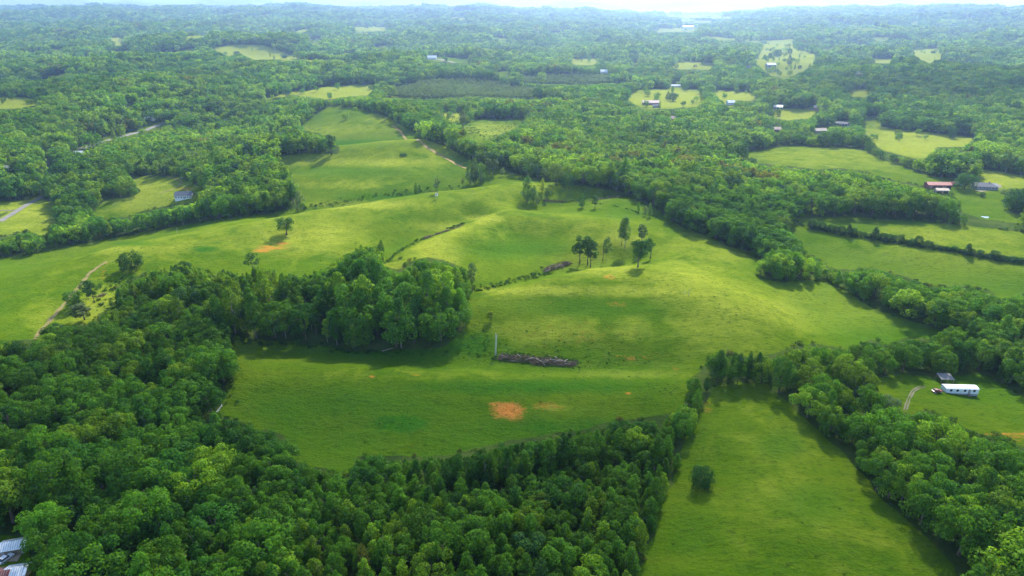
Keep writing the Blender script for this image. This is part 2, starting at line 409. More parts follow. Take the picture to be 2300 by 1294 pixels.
def material(name, color, rough=0.85, var=0.25, scale=2.0, metallic=0.0, spec=0.3, color2=None):
    m = bpy.data.materials.new(name)
    m.use_nodes = True
    nt = m.node_tree
    b = nt.nodes['Principled BSDF']
    b.inputs['Roughness'].default_value = rough
    b.inputs['Metallic'].default_value = metallic
    b.inputs['Specular IOR Level'].default_value = spec
    tc = nt.nodes.new('ShaderNodeTexCoord')
    nz = nt.nodes.new('ShaderNodeTexNoise')
    nz.inputs['Scale'].default_value = scale
    nz.inputs['Detail'].default_value = 5
    nt.links.new(tc.outputs['Object'], nz.inputs['Vector'])
    rp = nt.nodes.new('ShaderNodeValToRGB')
    c2 = color2 or tuple(c * (1 + var) for c in color)
    rp.color_ramp.elements[0].color = (*[c * (1 - var) for c in color], 1)
    rp.color_ramp.elements[1].color = (*c2, 1)
    rp.color_ramp.elements[0].position, rp.color_ramp.elements[1].position = 0.3, 0.7
    nt.links.new(nz.outputs['Fac'], rp.inputs['Fac'])
    nt.links.new(rp.outputs[0], b.inputs['Base Color'])
    return m

def np_mesh(name, verts, faces, mats=(), smooth=False, mat_index=None):
    """faces: an int array of quads n x 4 (a negative fourth index makes a triangle)."""
    me = bpy.data.meshes.new(name)
    verts = np.asarray(verts, np.float32)
    faces = np.asarray(faces, np.int32)
    n = len(faces)
    if faces.shape[1] == 4 and (faces[:, 3] < 0).any():
        cnt = np.where(faces[:, 3] < 0, 3, 4)
        loops = faces.reshape(-1)
        loops = loops[loops >= 0]
    else:
        cnt = np.full(n, faces.shape[1])
        loops = faces.reshape(-1)
    me.vertices.add(len(verts))
    me.vertices.foreach_set('co', verts.reshape(-1))
    me.loops.add(len(loops))
    me.loops.foreach_set('vertex_index', loops)
    me.polygons.add(n)
    me.polygons.foreach_set('loop_start', np.concatenate([[0], np.cumsum(cnt)[:-1]]).astype(np.int32))
    me.polygons.foreach_set('loop_total', cnt.astype(np.int32))
    if mat_index is not None:
        me.polygons.foreach_set('material_index', np.asarray(mat_index, np.int32))
    if smooth:
        me.polygons.foreach_set('use_smooth', np.ones(n, bool))
    for m in mats:
        me.materials.append(m)
    me.update(calc_edges=True)
    me.validate()
    return me

def link(name, data, parent=None, loc=None, rotz=None):
    o = bpy.data.objects.new(name, data)
    COL.objects.link(o)
    if parent is not None:
        o.parent = parent
    if loc is not None:
        o.location = [float(v) for v in loc]
    if rotz is not None:
        o.rotation_euler = (0, 0, rotz)
    return o

class Shape:
    """Collects boxes, prisms and tubes into one mesh."""
    def __init__(self):
        self.v, self.f, self.m = [], [], []
    def add(self, verts, faces, mi=0):
        o = len(self.v)
        self.v += [tuple(map(float, p)) for p in verts]
        self.f += [tuple(i + o for i in f) for f in faces]
        self.m += [mi] * len(faces)
    def box(self, x0, x1, y0, y1, z0, z1, mi=0):
        self.add([(x0, y0, z0), (x1, y0, z0), (x1, y1, z0), (x0, y1, z0), (x0, y0, z1), (x1, y0, z1), (x1, y1, z1), (x0, y1, z1)],
                 [(0, 3, 2, 1), (4, 5, 6, 7), (0, 1, 5, 4), (1, 2, 6, 5), (2, 3, 7, 6), (3, 0, 4, 7)], mi)
    def prism(self, prof, y0, y1, mi=0):
        """prof: outline in x, z, swept along y."""
        n = len(prof)
        self.add([(x, y0, z) for x, z in prof] + [(x, y1, z) for x, z in prof],
                 [tuple(range(n)), tuple(range(2 * n - 1, n - 1, -1))] + [(i, i + n, (i + 1) % n + n, (i + 1) % n) for i in range(n)], mi)
    def prism_x(self, prof, x0, x1, mi=0):
        """prof: outline in y, z, swept along x."""
        n = len(prof)
        self.add([(x0, y, z) for y, z in prof] + [(x1, y, z) for y, z in prof],
                 [tuple(range(n - 1, -1, -1)), tuple(range(n, 2 * n))] + [(i, (i + 1) % n, (i + 1) % n + n, i + n) for i in range(n)], mi)
    def tube(self, pts, radii, sides=6, mi=0):
        pts = [Vector(p) for p in pts]
        vs, fs = [], []
        for i, p in enumerate(pts):
            d = (pts[min(i + 1, len(pts) - 1)] - pts[max(i - 1, 0)]).normalized()
            a = d.cross(Vector((0.31, 0.95, 0.05)))
            if a.length < 1e-3:
                a = d.cross(Vector((1, 0, 0)))
            a.normalize()
            b = d.cross(a)
            for k in range(sides):
                t = 2 * math.pi * k / sides
                vs.append(p + (a * math.cos(t) + b * math.sin(t)) * radii[i])
        for i in range(len(pts) - 1):
            for k in range(sides):
                k2 = (k + 1) % sides
                fs.append((i * sides + k, i * sides + k2, (i + 1) * sides + k2, (i + 1) * sides + k))
        fs.append(tuple(range(sides - 1, -1, -1)))
        fs.append(tuple(range((len(pts) - 1) * sides, len(pts) * sides)))
        self.add(vs, fs, mi)
    def mesh(self, name, *mats, smooth=False):
        me = bpy.data.meshes.new(name)
        me.from_pydata(self.v, [], self.f)
        for m in mats:
            me.materials.append(m)
        me.polygons.foreach_set('material_index', self.m)
        if smooth:
            me.polygons.foreach_set('use_smooth', [True] * len(self.f))
        me.update()
        return me

# ------------------------------------------------------------------ ground
def ground_material():
    m = bpy.data.materials.new('pasture_ground')
    m.use_nodes = True
    nt = m.node_tree
    N, Lk = nt.nodes, nt.links
    b = N['Principled BSDF']
    b.inputs['Roughness'].default_value = 0.9
    b.inputs['Specular IOR Level'].default_value = 0.0
    tc = N.new('ShaderNodeTexCoord')
    at_ = N.new('ShaderNodeAttribute')
    at_.attribute_name = 'cover'
    sep = N.new('ShaderNodeSeparateColor')
    Lk.new(at_.outputs['Color'], sep.inputs[0])
    def nz(scale, detail=4, rough=0.6, sx=1.0, sy=1.0, rot=0.0, dist=0.0):
        mp = N.new('ShaderNodeMapping')
        mp.inputs['Scale'].default_value = (sx, sy, 1)
        mp.inputs['Rotation'].default_value = (0, 0, rot)
        Lk.new(tc.outputs['Object'], mp.inputs[0])
        n = N.new('ShaderNodeTexNoise')
        n.inputs['Scale'].default_value = scale
        n.inputs['Detail'].default_value = detail
        n.inputs['Roughness'].default_value = rough
        n.inputs['Distortion'].default_value = dist
        Lk.new(mp.outputs[0], n.inputs['Vector'])
        return n.outputs['Fac']
    def ramp(fac, p0, p1, c0=(0, 0, 0, 1), c1=(1, 1, 1, 1)):
        r = N.new('ShaderNodeValToRGB')
        r.color_ramp.elements[0].position, r.color_ramp.elements[1].position = p0, p1
        r.color_ramp.elements[0].color, r.color_ramp.elements[1].color = c0, c1
        Lk.new(fac, r.inputs[0])
        return r.outputs[0]
    def mix(fac, a, c):
        x = N.new('ShaderNodeMix')
        x.data_type = 'RGBA'
        if isinstance(fac, (int, float)):
            x.inputs[0].default_value = fac
        else:
            Lk.new(fac, x.inputs[0])
        for sock, val in ((x.inputs[6], a), (x.inputs[7], c)):
            if isinstance(val, tuple):
                sock.default_value = (*val, 1)
            else:
                Lk.new(val, sock)
        return x.outputs[2]
    def math_(op, a, c=0.0):
        x = N.new('ShaderNodeMath')
        x.operation = op
        for s, v in ((x.inputs[0], a), (x.inputs[1], c)):
            if isinstance(v, (int, float)):
                s.default_value = v
            else:
                Lk.new(v, s)
        return x.outputs[0]
    broad = nz(0.012, 4)
    patch = nz(0.06, 5, 0.65, dist=0.6)
    tuft = nz(0.33, 5, 0.7, 1.0, 1.7, 0.2)
    fine = nz(1.1, 4, 0.7)
    streak = nz(0.09, 4, 0.6, 0.35, 2.2, 0.12)
    grass = mix(ramp(patch, 0.38, 0.66), GRASS_A, GRASS_B)
    grass = mix(math_('MULTIPLY', ramp(broad, 0.42, 0.62), 0.6), grass, GRASS_C)
    grass = mix(math_('MULTIPLY', ramp(streak, 0.5, 0.72), 0.35), grass, GRASS_D)
    grass = mix(ramp(math_('ADD', sep.outputs[1], math_('MULTIPLY', math_('SUBTRACT', patch, 0.5), 1.1)), 0.12, 0.75), grass, STRAW_LIT_C)
    grass = mix(ramp(math_('ADD', at_.outputs['Alpha'], math_('MULTIPLY', math_('SUBTRACT', patch, 0.5), 0.9)), 0.15, 0.85), grass, LUSH_SHADED_C)
    clump = nz(0.16, 6, 0.75, 1.0, 1.5, 0.5, 0.8)
    grass = mix(math_('MULTIPLY', ramp(tuft, 0.52, 0.66), 0.62), grass, GRASS_TUFT)
    grass = mix(math_('MULTIPLY', ramp(clump, 0.54, 0.7), 0.45), grass, GRASS_TUFT)
    grass = mix(math_('MULTIPLY', ramp(fine, 0.5, 0.66), 0.45), grass, GRASS_C)
    rows = nz(0.5, 3, 0.6, 2.0, 0.12, 0.1)
    grass = mix(math_('MULTIPLY', ramp(rows, 0.5, 0.7), 0.3), grass, GRASS_B)
    clay_n = math_('ADD', sep.outputs[0], math_('ADD', math_('MULTIPLY', math_('SUBTRACT', tuft, 0.5), 1.3), math_('MULTIPLY', math_('SUBTRACT', fine, 0.5), 0.7)))
    grass = mix(ramp(clay_n, 0.26, 0.95), grass, mix(ramp(fine, 0.3, 0.7), (0.42, 0.125, 0.022), (0.46, 0.21, 0.045)))
    wood = mix(ramp(patch, 0.4, 0.6), (0.032, 0.060, 0.012), (0.060, 0.090, 0.018))
    wn_ = math_('ADD', sep.outputs[2], math_('MULTIPLY', math_('SUBTRACT', patch, 0.5), 0.5))
    Lk.new(mix(ramp(wn_, 0.35, 0.7), grass, wood), b.inputs['Base Color'])
    h = math_('ADD', math_('MULTIPLY', tuft, 0.9), math_('MULTIPLY', fine, 0.35))
    bp = N.new('ShaderNodeBump')
    bp.inputs['Strength'].default_value = 0.8
    bp.inputs['Distance'].default_value = 1.2
    Lk.new(h, bp.inputs['Height'])
    Lk.new(bp.outputs[0], b.inputs['Normal'])
    return m

GRASS_A, GRASS_B, GRASS_C, GRASS_D = (0.046, 0.106, 0.004), (0.078, 0.134, 0.005), (0.108, 0.156, 0.007), (0.120, 0.152, 0.010)
GRASS_TUFT, STRAW_LIT_C, LUSH_SHADED_C = (0.022, 0.062, 0.004), (0.220, 0.255, 0.026), (0.022, 0.100, 0.006)

def build_ground():
    az = np.concatenate([np.linspace(-180, -52, 30)[:-1], np.linspace(-52, 52, 980), np.linspace(52, 180, 30)[1:-1]])
    rr = [0.5, 25, 50, 70, 90]
    r = 100.0
    while r < 15500:
        rr.append(r)
        r += max(0.55, min(r * r / 115000.0, r * 0.0055)) if r < 9000 else r * 0.02
    rr = np.array(rr)
    A, Rr = np.meshgrid(R(1) * az, rr)
    X, Y = Rr * np.sin(A), Rr * np.cos(A)
    Z = terrain(X, Y)
    nr, na = X.shape
    v = np.stack([X, Y, Z], -1).reshape(-1, 3)
    i = np.arange(nr - 1)[:, None] * na
    j = np.arange(na)[None, :]
    j2 = (j + 1) % na
    f = np.stack([i + j, i + j2, i + na + j2, i + na + j], -1).reshape(-1, 4)
    f = np.concatenate([f, np.array([[k, 0, k + 1, -1] for k in range(1, na - 1)], np.int32)])
    me = np_mesh('ground', v, f, [ground_material()], smooth=True)
    px, py, dep = project(v[:, 0], v[:, 1], v[:, 2])
    wob = np.clip(1800 / np.maximum(np.hypot(v[:, 0], v[:, 1]), 1), 0.3, 6)
    qx = px + wob * noise(v[:, 0] / 9, v[:, 1] / 9, 71)
    qy = py + wob * 0.6 * noise(v[:, 0] / 9, v[:, 1] / 9, 72)
    far_w = np.clip((np.hypot(v[:, 0], v[:, 1]) - 700) / 600, 0, 1) * 3.2
    qx = qx + far_w * fbm(v[:, 0] / 60, v[:, 1] / 90, 73, 3)
    qy = qy + far_w * 0.5 * fbm(v[:, 0] / 60, v[:, 1] / 90, 76, 3)
    c = np.zeros((len(v), 4), np.float32)
    c[:, 0] = sample(CLAY, qx, qy)
    c[:, 1] = sample(STRAW_LIT, qx, qy)
    cl = clearing(v[:, 0], v[:, 1])
    c[:, 2] = sample(wood_map, qx, qy) * (1 - cl)
    c[:, 1] = np.maximum(c[:, 1], cl * (0.25 + 0.9 * np.abs(noise(v[:, 0] / 260, v[:, 1] / 260, 137))))
    c[:, 3] = sample(LUSH_SHADED, qx, qy)
    near = np.hypot(v[:, 0], v[:, 1]) < 1250
    fh = np.zeros(len(v))
    fh[near] = fold_height(v[near, 0], v[near, 1])
    c[:, 1] += np.clip(fh / 7, 0, 1) * 0.30  # crests painted paler, as if sunlit, to bring out the relief
    c[:, 3] += np.clip(-fh / 6, 0, 1) * 0.45  # hollows painted darker, like shade, to deepen the folds
    a = me.attributes.new('cover', 'FLOAT_COLOR', 'POINT')
    a.data.foreach_set('color', c.reshape(-1))
    return tag(link('ground', me), kind='structure')

build_ground()
print(round(time.time() - _t0, 1), 'ground built')

# ------------------------------------------------------------------ tree meshes
def leaf_material(name, translucent=0.5):
    m = bpy.data.materials.new(name)
    m.use_nodes = True
    nt = m.node_tree
    N, Lk = nt.nodes, nt.links
    N.clear()
    oi = N.new('ShaderNodeObjectInfo')
    ia = N.new('ShaderNodeAttribute')
    ia.attribute_type, ia.attribute_name = 'INSTANCER', 'tint'
    add = N.new('ShaderNodeVectorMath')
    add.operation = 'ADD'
    Lk.new(oi.outputs['Color'], add.inputs[0])
    Lk.new(ia.outputs['Vector'], add.inputs[1])
    la = N.new('ShaderNodeAttribute')
    la.attribute_name = 'leaf'
    tc = N.new('ShaderNodeTexCoord')
    nz = N.new('ShaderNodeTexNoise')
    nz.inputs['Scale'].default_value = 0.35
    nz.inputs['Detail'].default_value = 3
    Lk.new(tc.outputs['Object'], nz.inputs['Vector'])
    mr = N.new('ShaderNodeMapRange')
    mr.inputs[1].default_value, mr.inputs[2].default_value, mr.inputs[3].default_value, mr.inputs[4].default_value = 0.3, 0.7, 0.75, 1.25
    Lk.new(nz.outputs['Fac'], mr.inputs[0])
    mu = N.new('ShaderNodeMath')
    mu.operation = 'MULTIPLY'
    Lk.new(mr.outputs[0], mu.inputs[0])
    Lk.new(la.outputs['Fac'], mu.inputs[1])
    sc = N.new('ShaderNodeVectorMath')
    sc.operation = 'SCALE'
    Lk.new(add.outputs[0], sc.inputs[0])
    Lk.new(mu.outputs[0], sc.inputs['Scale'])
    d = N.new('ShaderNodeBsdfDiffuse')
    t = N.new('ShaderNodeBsdfTranslucent')
    warm = N.new('ShaderNodeVectorMath')
    warm.operation = 'MULTIPLY'
    warm.inputs[1].default_value = (1.5, 1.3, 0.6)
    Lk.new(sc.outputs[0], warm.inputs[0])
    Lk.new(sc.outputs[0], d.inputs[0])
    Lk.new(warm.outputs[0], t.inputs[0])
    mx = N.new('ShaderNodeMixShader')
    mx.inputs[0].default_value = translucent
    Lk.new(d.outputs[0], mx.inputs[1])
    Lk.new(t.outputs[0], mx.inputs[2])
    g = N.new('ShaderNodeBsdfGlossy')
    g.inputs['Roughness'].default_value = 0.5
    g.inputs['Color'].default_value = (0.6, 0.7, 0.6, 1)
    m2 = N.new('ShaderNodeMixShader')
    m2.inputs[0].default_value = 0.008
    Lk.new(mx.outputs[0], m2.inputs[1])
    Lk.new(g.outputs[0], m2.inputs[2])
    out = N.new('ShaderNodeOutputMaterial')
    Lk.new(m2.outputs[0], out.inputs[0])
    return m

LEAF = leaf_material('leaf')
BARK = material('bark', (0.13, 0.10, 0.075), var=0.4, scale=3)
PALE_BARK = material('pale_bark', (0.26, 0.23, 0.18), var=0.35, scale=3)

def lobes_for(form, g):
    """Lobes (x, y, z, radius) of a crown that is 1 high from the ground and about as wide as its form says."""
    out = []
    if form == 'broad':                # wide rounded head
        n, w, z0, z1 = 40, 0.45, 0.08, 1.0
        for k in range(n):
            t = g.random() ** 0.75
            a = k * 2.399 + g.normal() * 0.35
            z = z0 + 0.1 + (z1 - z0 - 0.2) * t
            rad = w * math.sqrt(max(0.02, 1 - ((z - 0.52) / 0.47) ** 2)) * (0.5 + 0.45 * g.random())
            out.append((rad * math.cos(a), rad * math.sin(a), z, 0.075 + 0.075 * g.random()))
    elif form == 'tall':               # narrow, on a long stem
        n, w = 24, 0.17
        for k in range(n):
            t = (k + g.random()) / n
            z = 0.30 + 0.66 * t
            a = k * 2.399 + g.normal() * 0.4
            rad = w * (math.sin(math.pi * min(1, 0.16 + 0.86 * t)) ** 0.7) * (0.4 + 0.6 * g.random())
            out.append((rad * math.cos(a), rad * math.sin(a), z, 0.06 + 0.035 * g.random() - 0.015 * t))
    elif form == 'egg':                # pointed young tree leafed to the ground
        n, w = 30, 0.25
        for k in range(n):
            t = (k + g.random()) / n
            z = 0.12 + 0.84 * t
            a = k * 2.399 + g.normal() * 0.4
            rad = w * (1 - t) ** 0.6 * min(1, 0.45 + 2.2 * t) * (0.5 + 0.5 * g.random())
            out.append((rad * math.cos(a), rad * math.sin(a), z, (0.105 - 0.055 * t) * (0.75 + 0.5 * g.random())))
    elif form == 'cone':               # cedar
        n, w = 34, 0.26
        for k in range(n):
            t = (k + g.random()) / n
            z = 0.06 + 0.9 * t
            a = k * 2.399 + g.normal() * 0.3
            rad = w * (1 - t) ** 0.8 * (0.6 + 0.4 * g.random())
            out.append((rad * math.cos(a), rad * math.sin(a), z, (0.10 - 0.06 * t)))
    elif form == 'pine':               # bare stem with a flat tuft
        for k in range(13):
            a = k * 2.399
            z = 0.68 + 0.29 * g.random()
            rad = 0.17 * math.sqrt(g.random()) * (1.25 - abs(z - 0.8) * 2)
            out.append((rad * math.cos(a), rad * math.sin(a), z, 0.05 + 0.03 * g.random()))
    elif form == 'airy':               # thin open head
        for k in range(17):
            t = (k + g.random()) / 17
            a = k * 2.399 + g.normal() * 0.5
            z = 0.36 + 0.58 * t
            rad = 0.21 * math.sin(math.pi * (0.15 + 0.75 * t)) * (0.35 + 0.65 * g.random())
            out.append((rad * math.cos(a), rad * math.sin(a), z, 0.05 + 0.035 * g.random()))
    elif form == 'vase':               # dense fan-shaped head on a short stem
        for k in range(30):
            t = g.random() ** 0.8
            a = k * 2.399 + g.normal() * 0.3
            z = 0.3 + 0.62 * t
            rad = 0.42 * (0.35 + 0.65 * math.sin(math.pi * min(1.0, 0.1 + 0.68 * t))) * math.sqrt(0.15 + 0.85 * g.random()) * 0.92
            out.append((rad * math.cos(a), rad * math.sin(a), z, 0.09 + 0.05 * g.random()))
    elif form == 'round':              # ball of leaves down to the ground
        for k in range(36):
            a = k * 2.399 + g.normal() * 0.3
            z = 0.1 + 0.8 * (k + g.random()) / 36
            rad = 0.42 * math.sqrt(max(0.03, 1 - ((z - 0.45) / 0.53) ** 2)) * (0.6 + 0.35 * g.random())
            out.append((rad * math.cos(a), rad * math.sin(a), z, 0.11 + 0.05 * g.random()))
    else:                              # shrub: low mound
        for k in range(16):
            a = k * 2.399 + g.normal() * 0.4
            rad = 0.55 * math.sqrt(g.random())
            z = 0.25 + 0.55 * g.random() * (1 - rad * 0.6)
            out.append((rad * math.cos(a), rad * math.sin(a), z, 0.16 + 0.1 * g.random()))
    return np.array(out)

def crown_arrays(form, seed, n_leaves, leaf, open_=0.0):
    """Leaf sprays (bent quads) spread over and through the lobes. leaf: size as a share of the tree's height."""
    g = np.random.default_rng(seed)
    lob = lobes_for(form, g)
    if form in ('broad', 'vase', 'airy', 'shrub'):
        lob[:, 0] += 0.05 * g.normal()
        lob[:, :2] *= 1 + 0.1 * g.normal(size=2)
    area = lob[:, 3] ** 2
    k = g.choice(len(lob), size=int(n_leaves * 1.9), p=area / area.sum())
    d = g.normal(size=(len(k), 3))
    d /= np.linalg.norm(d, axis=1, keepdims=True)
    d[:, 2] = np.where((d[:, 2] < -0.35) & (g.random(len(k)) < 0.6), -d[:, 2], d[:, 2])
    rad = lob[k, 3] * np.where(g.random(len(k)) < 0.22, g.random(len(k)) ** 0.5, 0.88 + 0.24 * g.random(len(k)))
    p = lob[k, :3] + d * rad[:, None] * np.array([1, 1, 0.86])
    # drop what lies deep inside another lobe
    deep = np.zeros(len(p), bool)
    for x, y, z, r_ in lob:
        q = np.linalg.norm(p - (x, y, z), axis=1) / r_
        deep |= q < 0.62
    keep = np.nonzero(~deep | (g.random(len(p)) < 0.18))[0][:n_leaves]
    p, d = p[keep], d[keep]
    n = len(p)
    nor = d + g.normal(size=(n, 3)) * 0.42 + np.array([0, 0, 0.3])
    nor /= np.linalg.norm(nor, axis=1, keepdims=True)
    ref = g.normal(size=(n, 3))
    ux = np.cross(nor, ref)
    ux /= np.linalg.norm(ux, axis=1, keepdims=True) + 1e-9
    uy = np.cross(nor, ux)
    s = leaf * (0.6 + 0.8 * g.random(n))[:, None]
    asp = (0.55 + 0.5 * g.random(n))[:, None]
    bend = nor * s * (0.25 * g.normal(size=n))[:, None]
    a = p - ux * s * 0.5
    b = p - uy * s * asp * 0.5 + bend
    c = p + ux * s * 0.5
    e = p + uy * s * asp * 0.5 + bend
    v = np.stack([a, b, c, e], 1).reshape(-1, 3)
    f = np.arange(4 * n).reshape(-1, 4)
    bright = np.repeat(0.62 + 0.76 * g.random(n), 4)
    return v, f, bright, lob

def wood_arrays(form, seed, lob, thick=1.0, limbs=7):
    g = np.random.default_rng(seed + 99)
    s = Shape()
    top = {'broad': 0.75, 'tall': 0.93, 'egg': 0.9, 'cone': 0.92, 'pine': 0.93, 'airy': 0.85, 'vase': 0.7, 'round': 0.7, 'shrub': 0.4}[form]
    base = {'broad': 0.03, 'tall': 0.014, 'egg': 0.018, 'cone': 0.02, 'pine': 0.013, 'airy': 0.016, 'vase': 0.035, 'round': 0.03, 'shrub': 0.03}[form] * thick
    pts, rad = [], []
    lean = g.normal(size=2) * 0.012
    for k in range(6):
        t = k / 5
        pts.append((lean[0] * 5 * t * t + 0.004 * g.normal(), lean[1] * 5 * t * t + 0.004 * g.normal(), -0.02 + (top + 0.02) * t))
        rad.append(base * (1.35 if k == 0 else 1 - 0.8 * t))
    s.tube(pts, rad, 6)
    order = np.argsort(lob[:, 2])
    for i in order[np.linspace(0, len(lob) - 1, limbs).astype(int)]:
        x, y, z, r_ = lob[i]
        zb = max(0.12, z * (0.62 if form in ('broad', 'vase', 'airy') else 0.85))
        t = zb / top
        if t > 0.95:
            continue
        b0 = Vector((lean[0] * 5 * t * t, lean[1] * 5 * t * t, zb))
        e = Vector((x, y, z))
        mid = b0.lerp(e, 0.5) + Vector((0, 0, -0.02))
        r0 = base * (1 - 0.8 * t) * 0.6
        s.tube([b0, mid, e], [r0, r0 * 0.7, r0 * 0.3], 4)
    return s

FORMS = {}     # (form, level) -> list of (crown mesh, trunk mesh, joined mesh)
def make_variant(form, level, k, pale=False):
    n, leaf = LEVELS[form][level]
    seed = hash_of(form) * 100 + k
    v, f, bright, lob = crown_arrays(form, seed, n, leaf)
    w = wood_arrays(form, seed, lob, limbs=(8, 4, 2)[level])
    bark = PALE_BARK if pale else BARK
    crown = np_mesh(f'{form}_crown', v, f, [LEAF])
    a = crown.attributes.new('leaf', 'FLOAT', 'POINT')
    a.data.foreach_set('value', bright.astype(np.float32))
    trunk = w.mesh(f'{form}_trunk', bark, smooth=True)
    wf = np.array([(*q, -1) if len(q) == 3 else q[:4] for q in w.f if len(q) <= 4])
    vv = np.concatenate([v, np.array(w.v)])
    ff = np.concatenate([f, wf + np.where(wf >= 0, len(v), 0)])
    whole = np_mesh(f'{form}_whole', vv, ff, [LEAF, bark], mat_index=np.concatenate([np.zeros(len(f)), np.ones(len(wf))]))
    a = whole.attributes.new('leaf', 'FLOAT', 'POINT')
    a.data.foreach_set('value', np.concatenate([bright, np.ones(len(w.v))]).astype(np.float32))
    return crown, trunk, whole

def hash_of(s):
    return sum((i + 3) * ord(c) for i, c in enumerate(s))

LEVELS = {'broad': [(3600, 0.040), (900, 0.075), (190, 0.15)], 'tall': [(1900, 0.033), (420, 0.055), (110, 0.10)], 'egg': [(1900, 0.036), (520, 0.065), (120, 0.13)],
          'cone': [(1500, 0.045), (420, 0.08), (110, 0.14)], 'pine': [(800, 0.030), (260, 0.05), (80, 0.09)], 'airy': [(1200, 0.040), (260, 0.06), (80, 0.1)],
          'vase': [(3800, 0.036), (900, 0.08), (190, 0.14)], 'round': [(3400, 0.042), (900, 0.08), (200, 0.15)], 'shrub': [(420, 0.13), (150, 0.2), (60, 0.3)]}
NVAR = {'broad': 7, 'tall': 6, 'egg': 6, 'cone': 4, 'pine': 3, 'airy': 5, 'vase': 2, 'round': 4, 'shrub': 4}
for form, nv in NVAR.items():
    for level in range(3):
        FORMS[form, level] = [make_variant(form, level, k, pale=(form == 'tall' and k % 2 == 0)) for k in range(nv if level < 2 else max(2, nv - 2))]
print(round(time.time() - _t0, 1), 'tree meshes built')

# ------------------------------------------------------------------ where the trees stand
DEEP, MID, FRESH, BLUE, OLIVE, PALE = (0.044, 0.145, 0.012), (0.082, 0.210, 0.012), (0.160, 0.295, 0.015), (0.056, 0.150, 0.032), (0.145, 0.170, 0.024), (0.150, 0.250, 0.060)
COLOR_WORD = {DEEP: 'dark green', MID: 'mid green', FRESH: 'bright yellow-green', BLUE: 'blue-green', OLIVE: 'olive brown', PALE: 'pale green'}

# zones of woodland: polygon in photo pixels, (form, share) mix, height range in metres, tint weights (deep, mid, fresh, blue, olive, pale), spacing in metres
ZONES = [
    ('thin bright trees on the upper side of the tall wood', [(330, 585), (560, 560), (720, 560), (870, 500), (880, 620), (700, 670), (480, 660), (330, 650)],
     [('airy', .45), ('tall', .4), ('egg', .15)], (8, 16), (.08, .27, .45, .05, 0, .15), 5.8),
    ('young wood along the bottom edge', [(560, 1040), (800, 1090), (1130, 1130), (1490, 1000), (1560, 860), (1600, 880), (1480, 1330), (380, 1330), (430, 1180)],
     [('egg', .72), ('broad', .2), ('tall', .08)], (8, 13.5), (.28, .48, .16, .04, .03, .01), 4.4),
    ('tree row between the orange soil patch and the young wood', [(780, 1000), (1200, 930), (1560, 830), (1600, 880), (1500, 1010), (1130, 1140), (790, 1110)],
     [('tall', .45), ('egg', .35), ('broad', .2)], (13, 18), (.55, .38, .05, .02, 0, 0), 5.2),
    ('tall wood in the middle of the pasture', [(250, 560), (700, 530), (870, 520), (1060, 590), (1065, 760), (1000, 800), (560, 780), (440, 720), (240, 700)],
     [('tall', .5), ('broad', .28), ('airy', .17), ('egg', .05)], (9, 20), (.14, .36, .38, .05, 0, .07), 6.2),
    ('broad-crowned wood in the lower left', [(-330, 740), (240, 690), (560, 740), (560, 960), (800, 1030), (600, 1100), (380, 1330), (-330, 1330)],
     [('broad', .78), ('egg', .14), ('tall', .08)], (8, 17), (.24, .38, .23, .09, .03, .03), 6.6),
    ('big hedgerow trees beside the mown field', [(1560, 760), (2000, 740), (2400, 780), (2630, 1330), (2100, 1330), (1780, 940), (1600, 870)],
     [('broad', .86), ('egg', .09), ('tall', .05)], (8, 17), (.22, .48, .23, .03, .02, .02), 7.4),
    ('hedgerow between the two pastures', [(1480, 440), (1800, 470), (1860, 590), (2100, 640), (2630, 660), (2630, 900), (2130, 740), (1900, 660), (1690, 640), (1690, 570), (1500, 520)],
     [('broad', .72), ('tall', .1), ('egg', .18)], (11, 17), (.3, .45, .18, .04, .03, 0), 6.6),
    ('dense wood right of the ridge', [(1000, 270), (1250, 240), (1700, 300), (1800, 480), (1500, 520), (1250, 420), (1000, 340)],
     [('broad', .8), ('tall', .12), ('egg', .08)], (13, 20), (.14, .32, .32, .05, .14, .03), 8.4),
    ('tree belt along the left edge of the ridge', [(-330, 430), (450, 400), (760, 250), (780, 350), (660, 470), (330, 540), (-330, 660)],
     [('broad', .6), ('tall', .22), ('airy', .08), ('egg', .1)], (11, 19), (.20, .36, .33, .05, .02, .04), 7.6),
]
ZONE_MASK = np.full(_gx.shape, -1, int)
for i in range(len(ZONES) - 1, -1, -1):
    ZONE_MASK[inside(ZONES[i][1])] = i
DEFAULT_ZONE = ('far woodland', None, [('broad', .78), ('tall', .1), ('egg', .12)], (11, 20), (.18, .36, .32, .06, .03, .05), 8.8)
WIDTH = {'broad': .45, 'tall': .17, 'egg': .25, 'cone': .26, 'pine': .17, 'airy': .2, 'vase': .42, 'round': .48, 'shrub': .6}
TINTS = [DEEP, MID, FRESH, BLUE, OLIVE, PALE]

def zone_at(px, py):
    ix = np.clip(np.nan_to_num(px, nan=-1e4) / 2 + MX, 0, MW + 2 * MX - 1).astype(int)
    iy = np.clip(np.nan_to_num(py, nan=1e4) / 2, 0, MH - 1).astype(int)
    return ZONE_MASK[iy, ix]

def scatter(r0, r1, spacing, half_az):
    rr, xs, ys = r0, [], []
    while rr < r1:
        n = max(1, int(2 * R(half_az) * rr / spacing))
        a = (np.arange(n) + rng.random(n) * 0.9) / n * 2 * R(half_az) - R(half_az)
        r_ = rr + (rng.random(n) - 0.5) * spacing * 0.95
        xs.append(r_ * np.sin(a))
        ys.append(r_ * np.cos(a))
        rr += spacing
    return np.concatenate(xs), np.concatenate(ys)

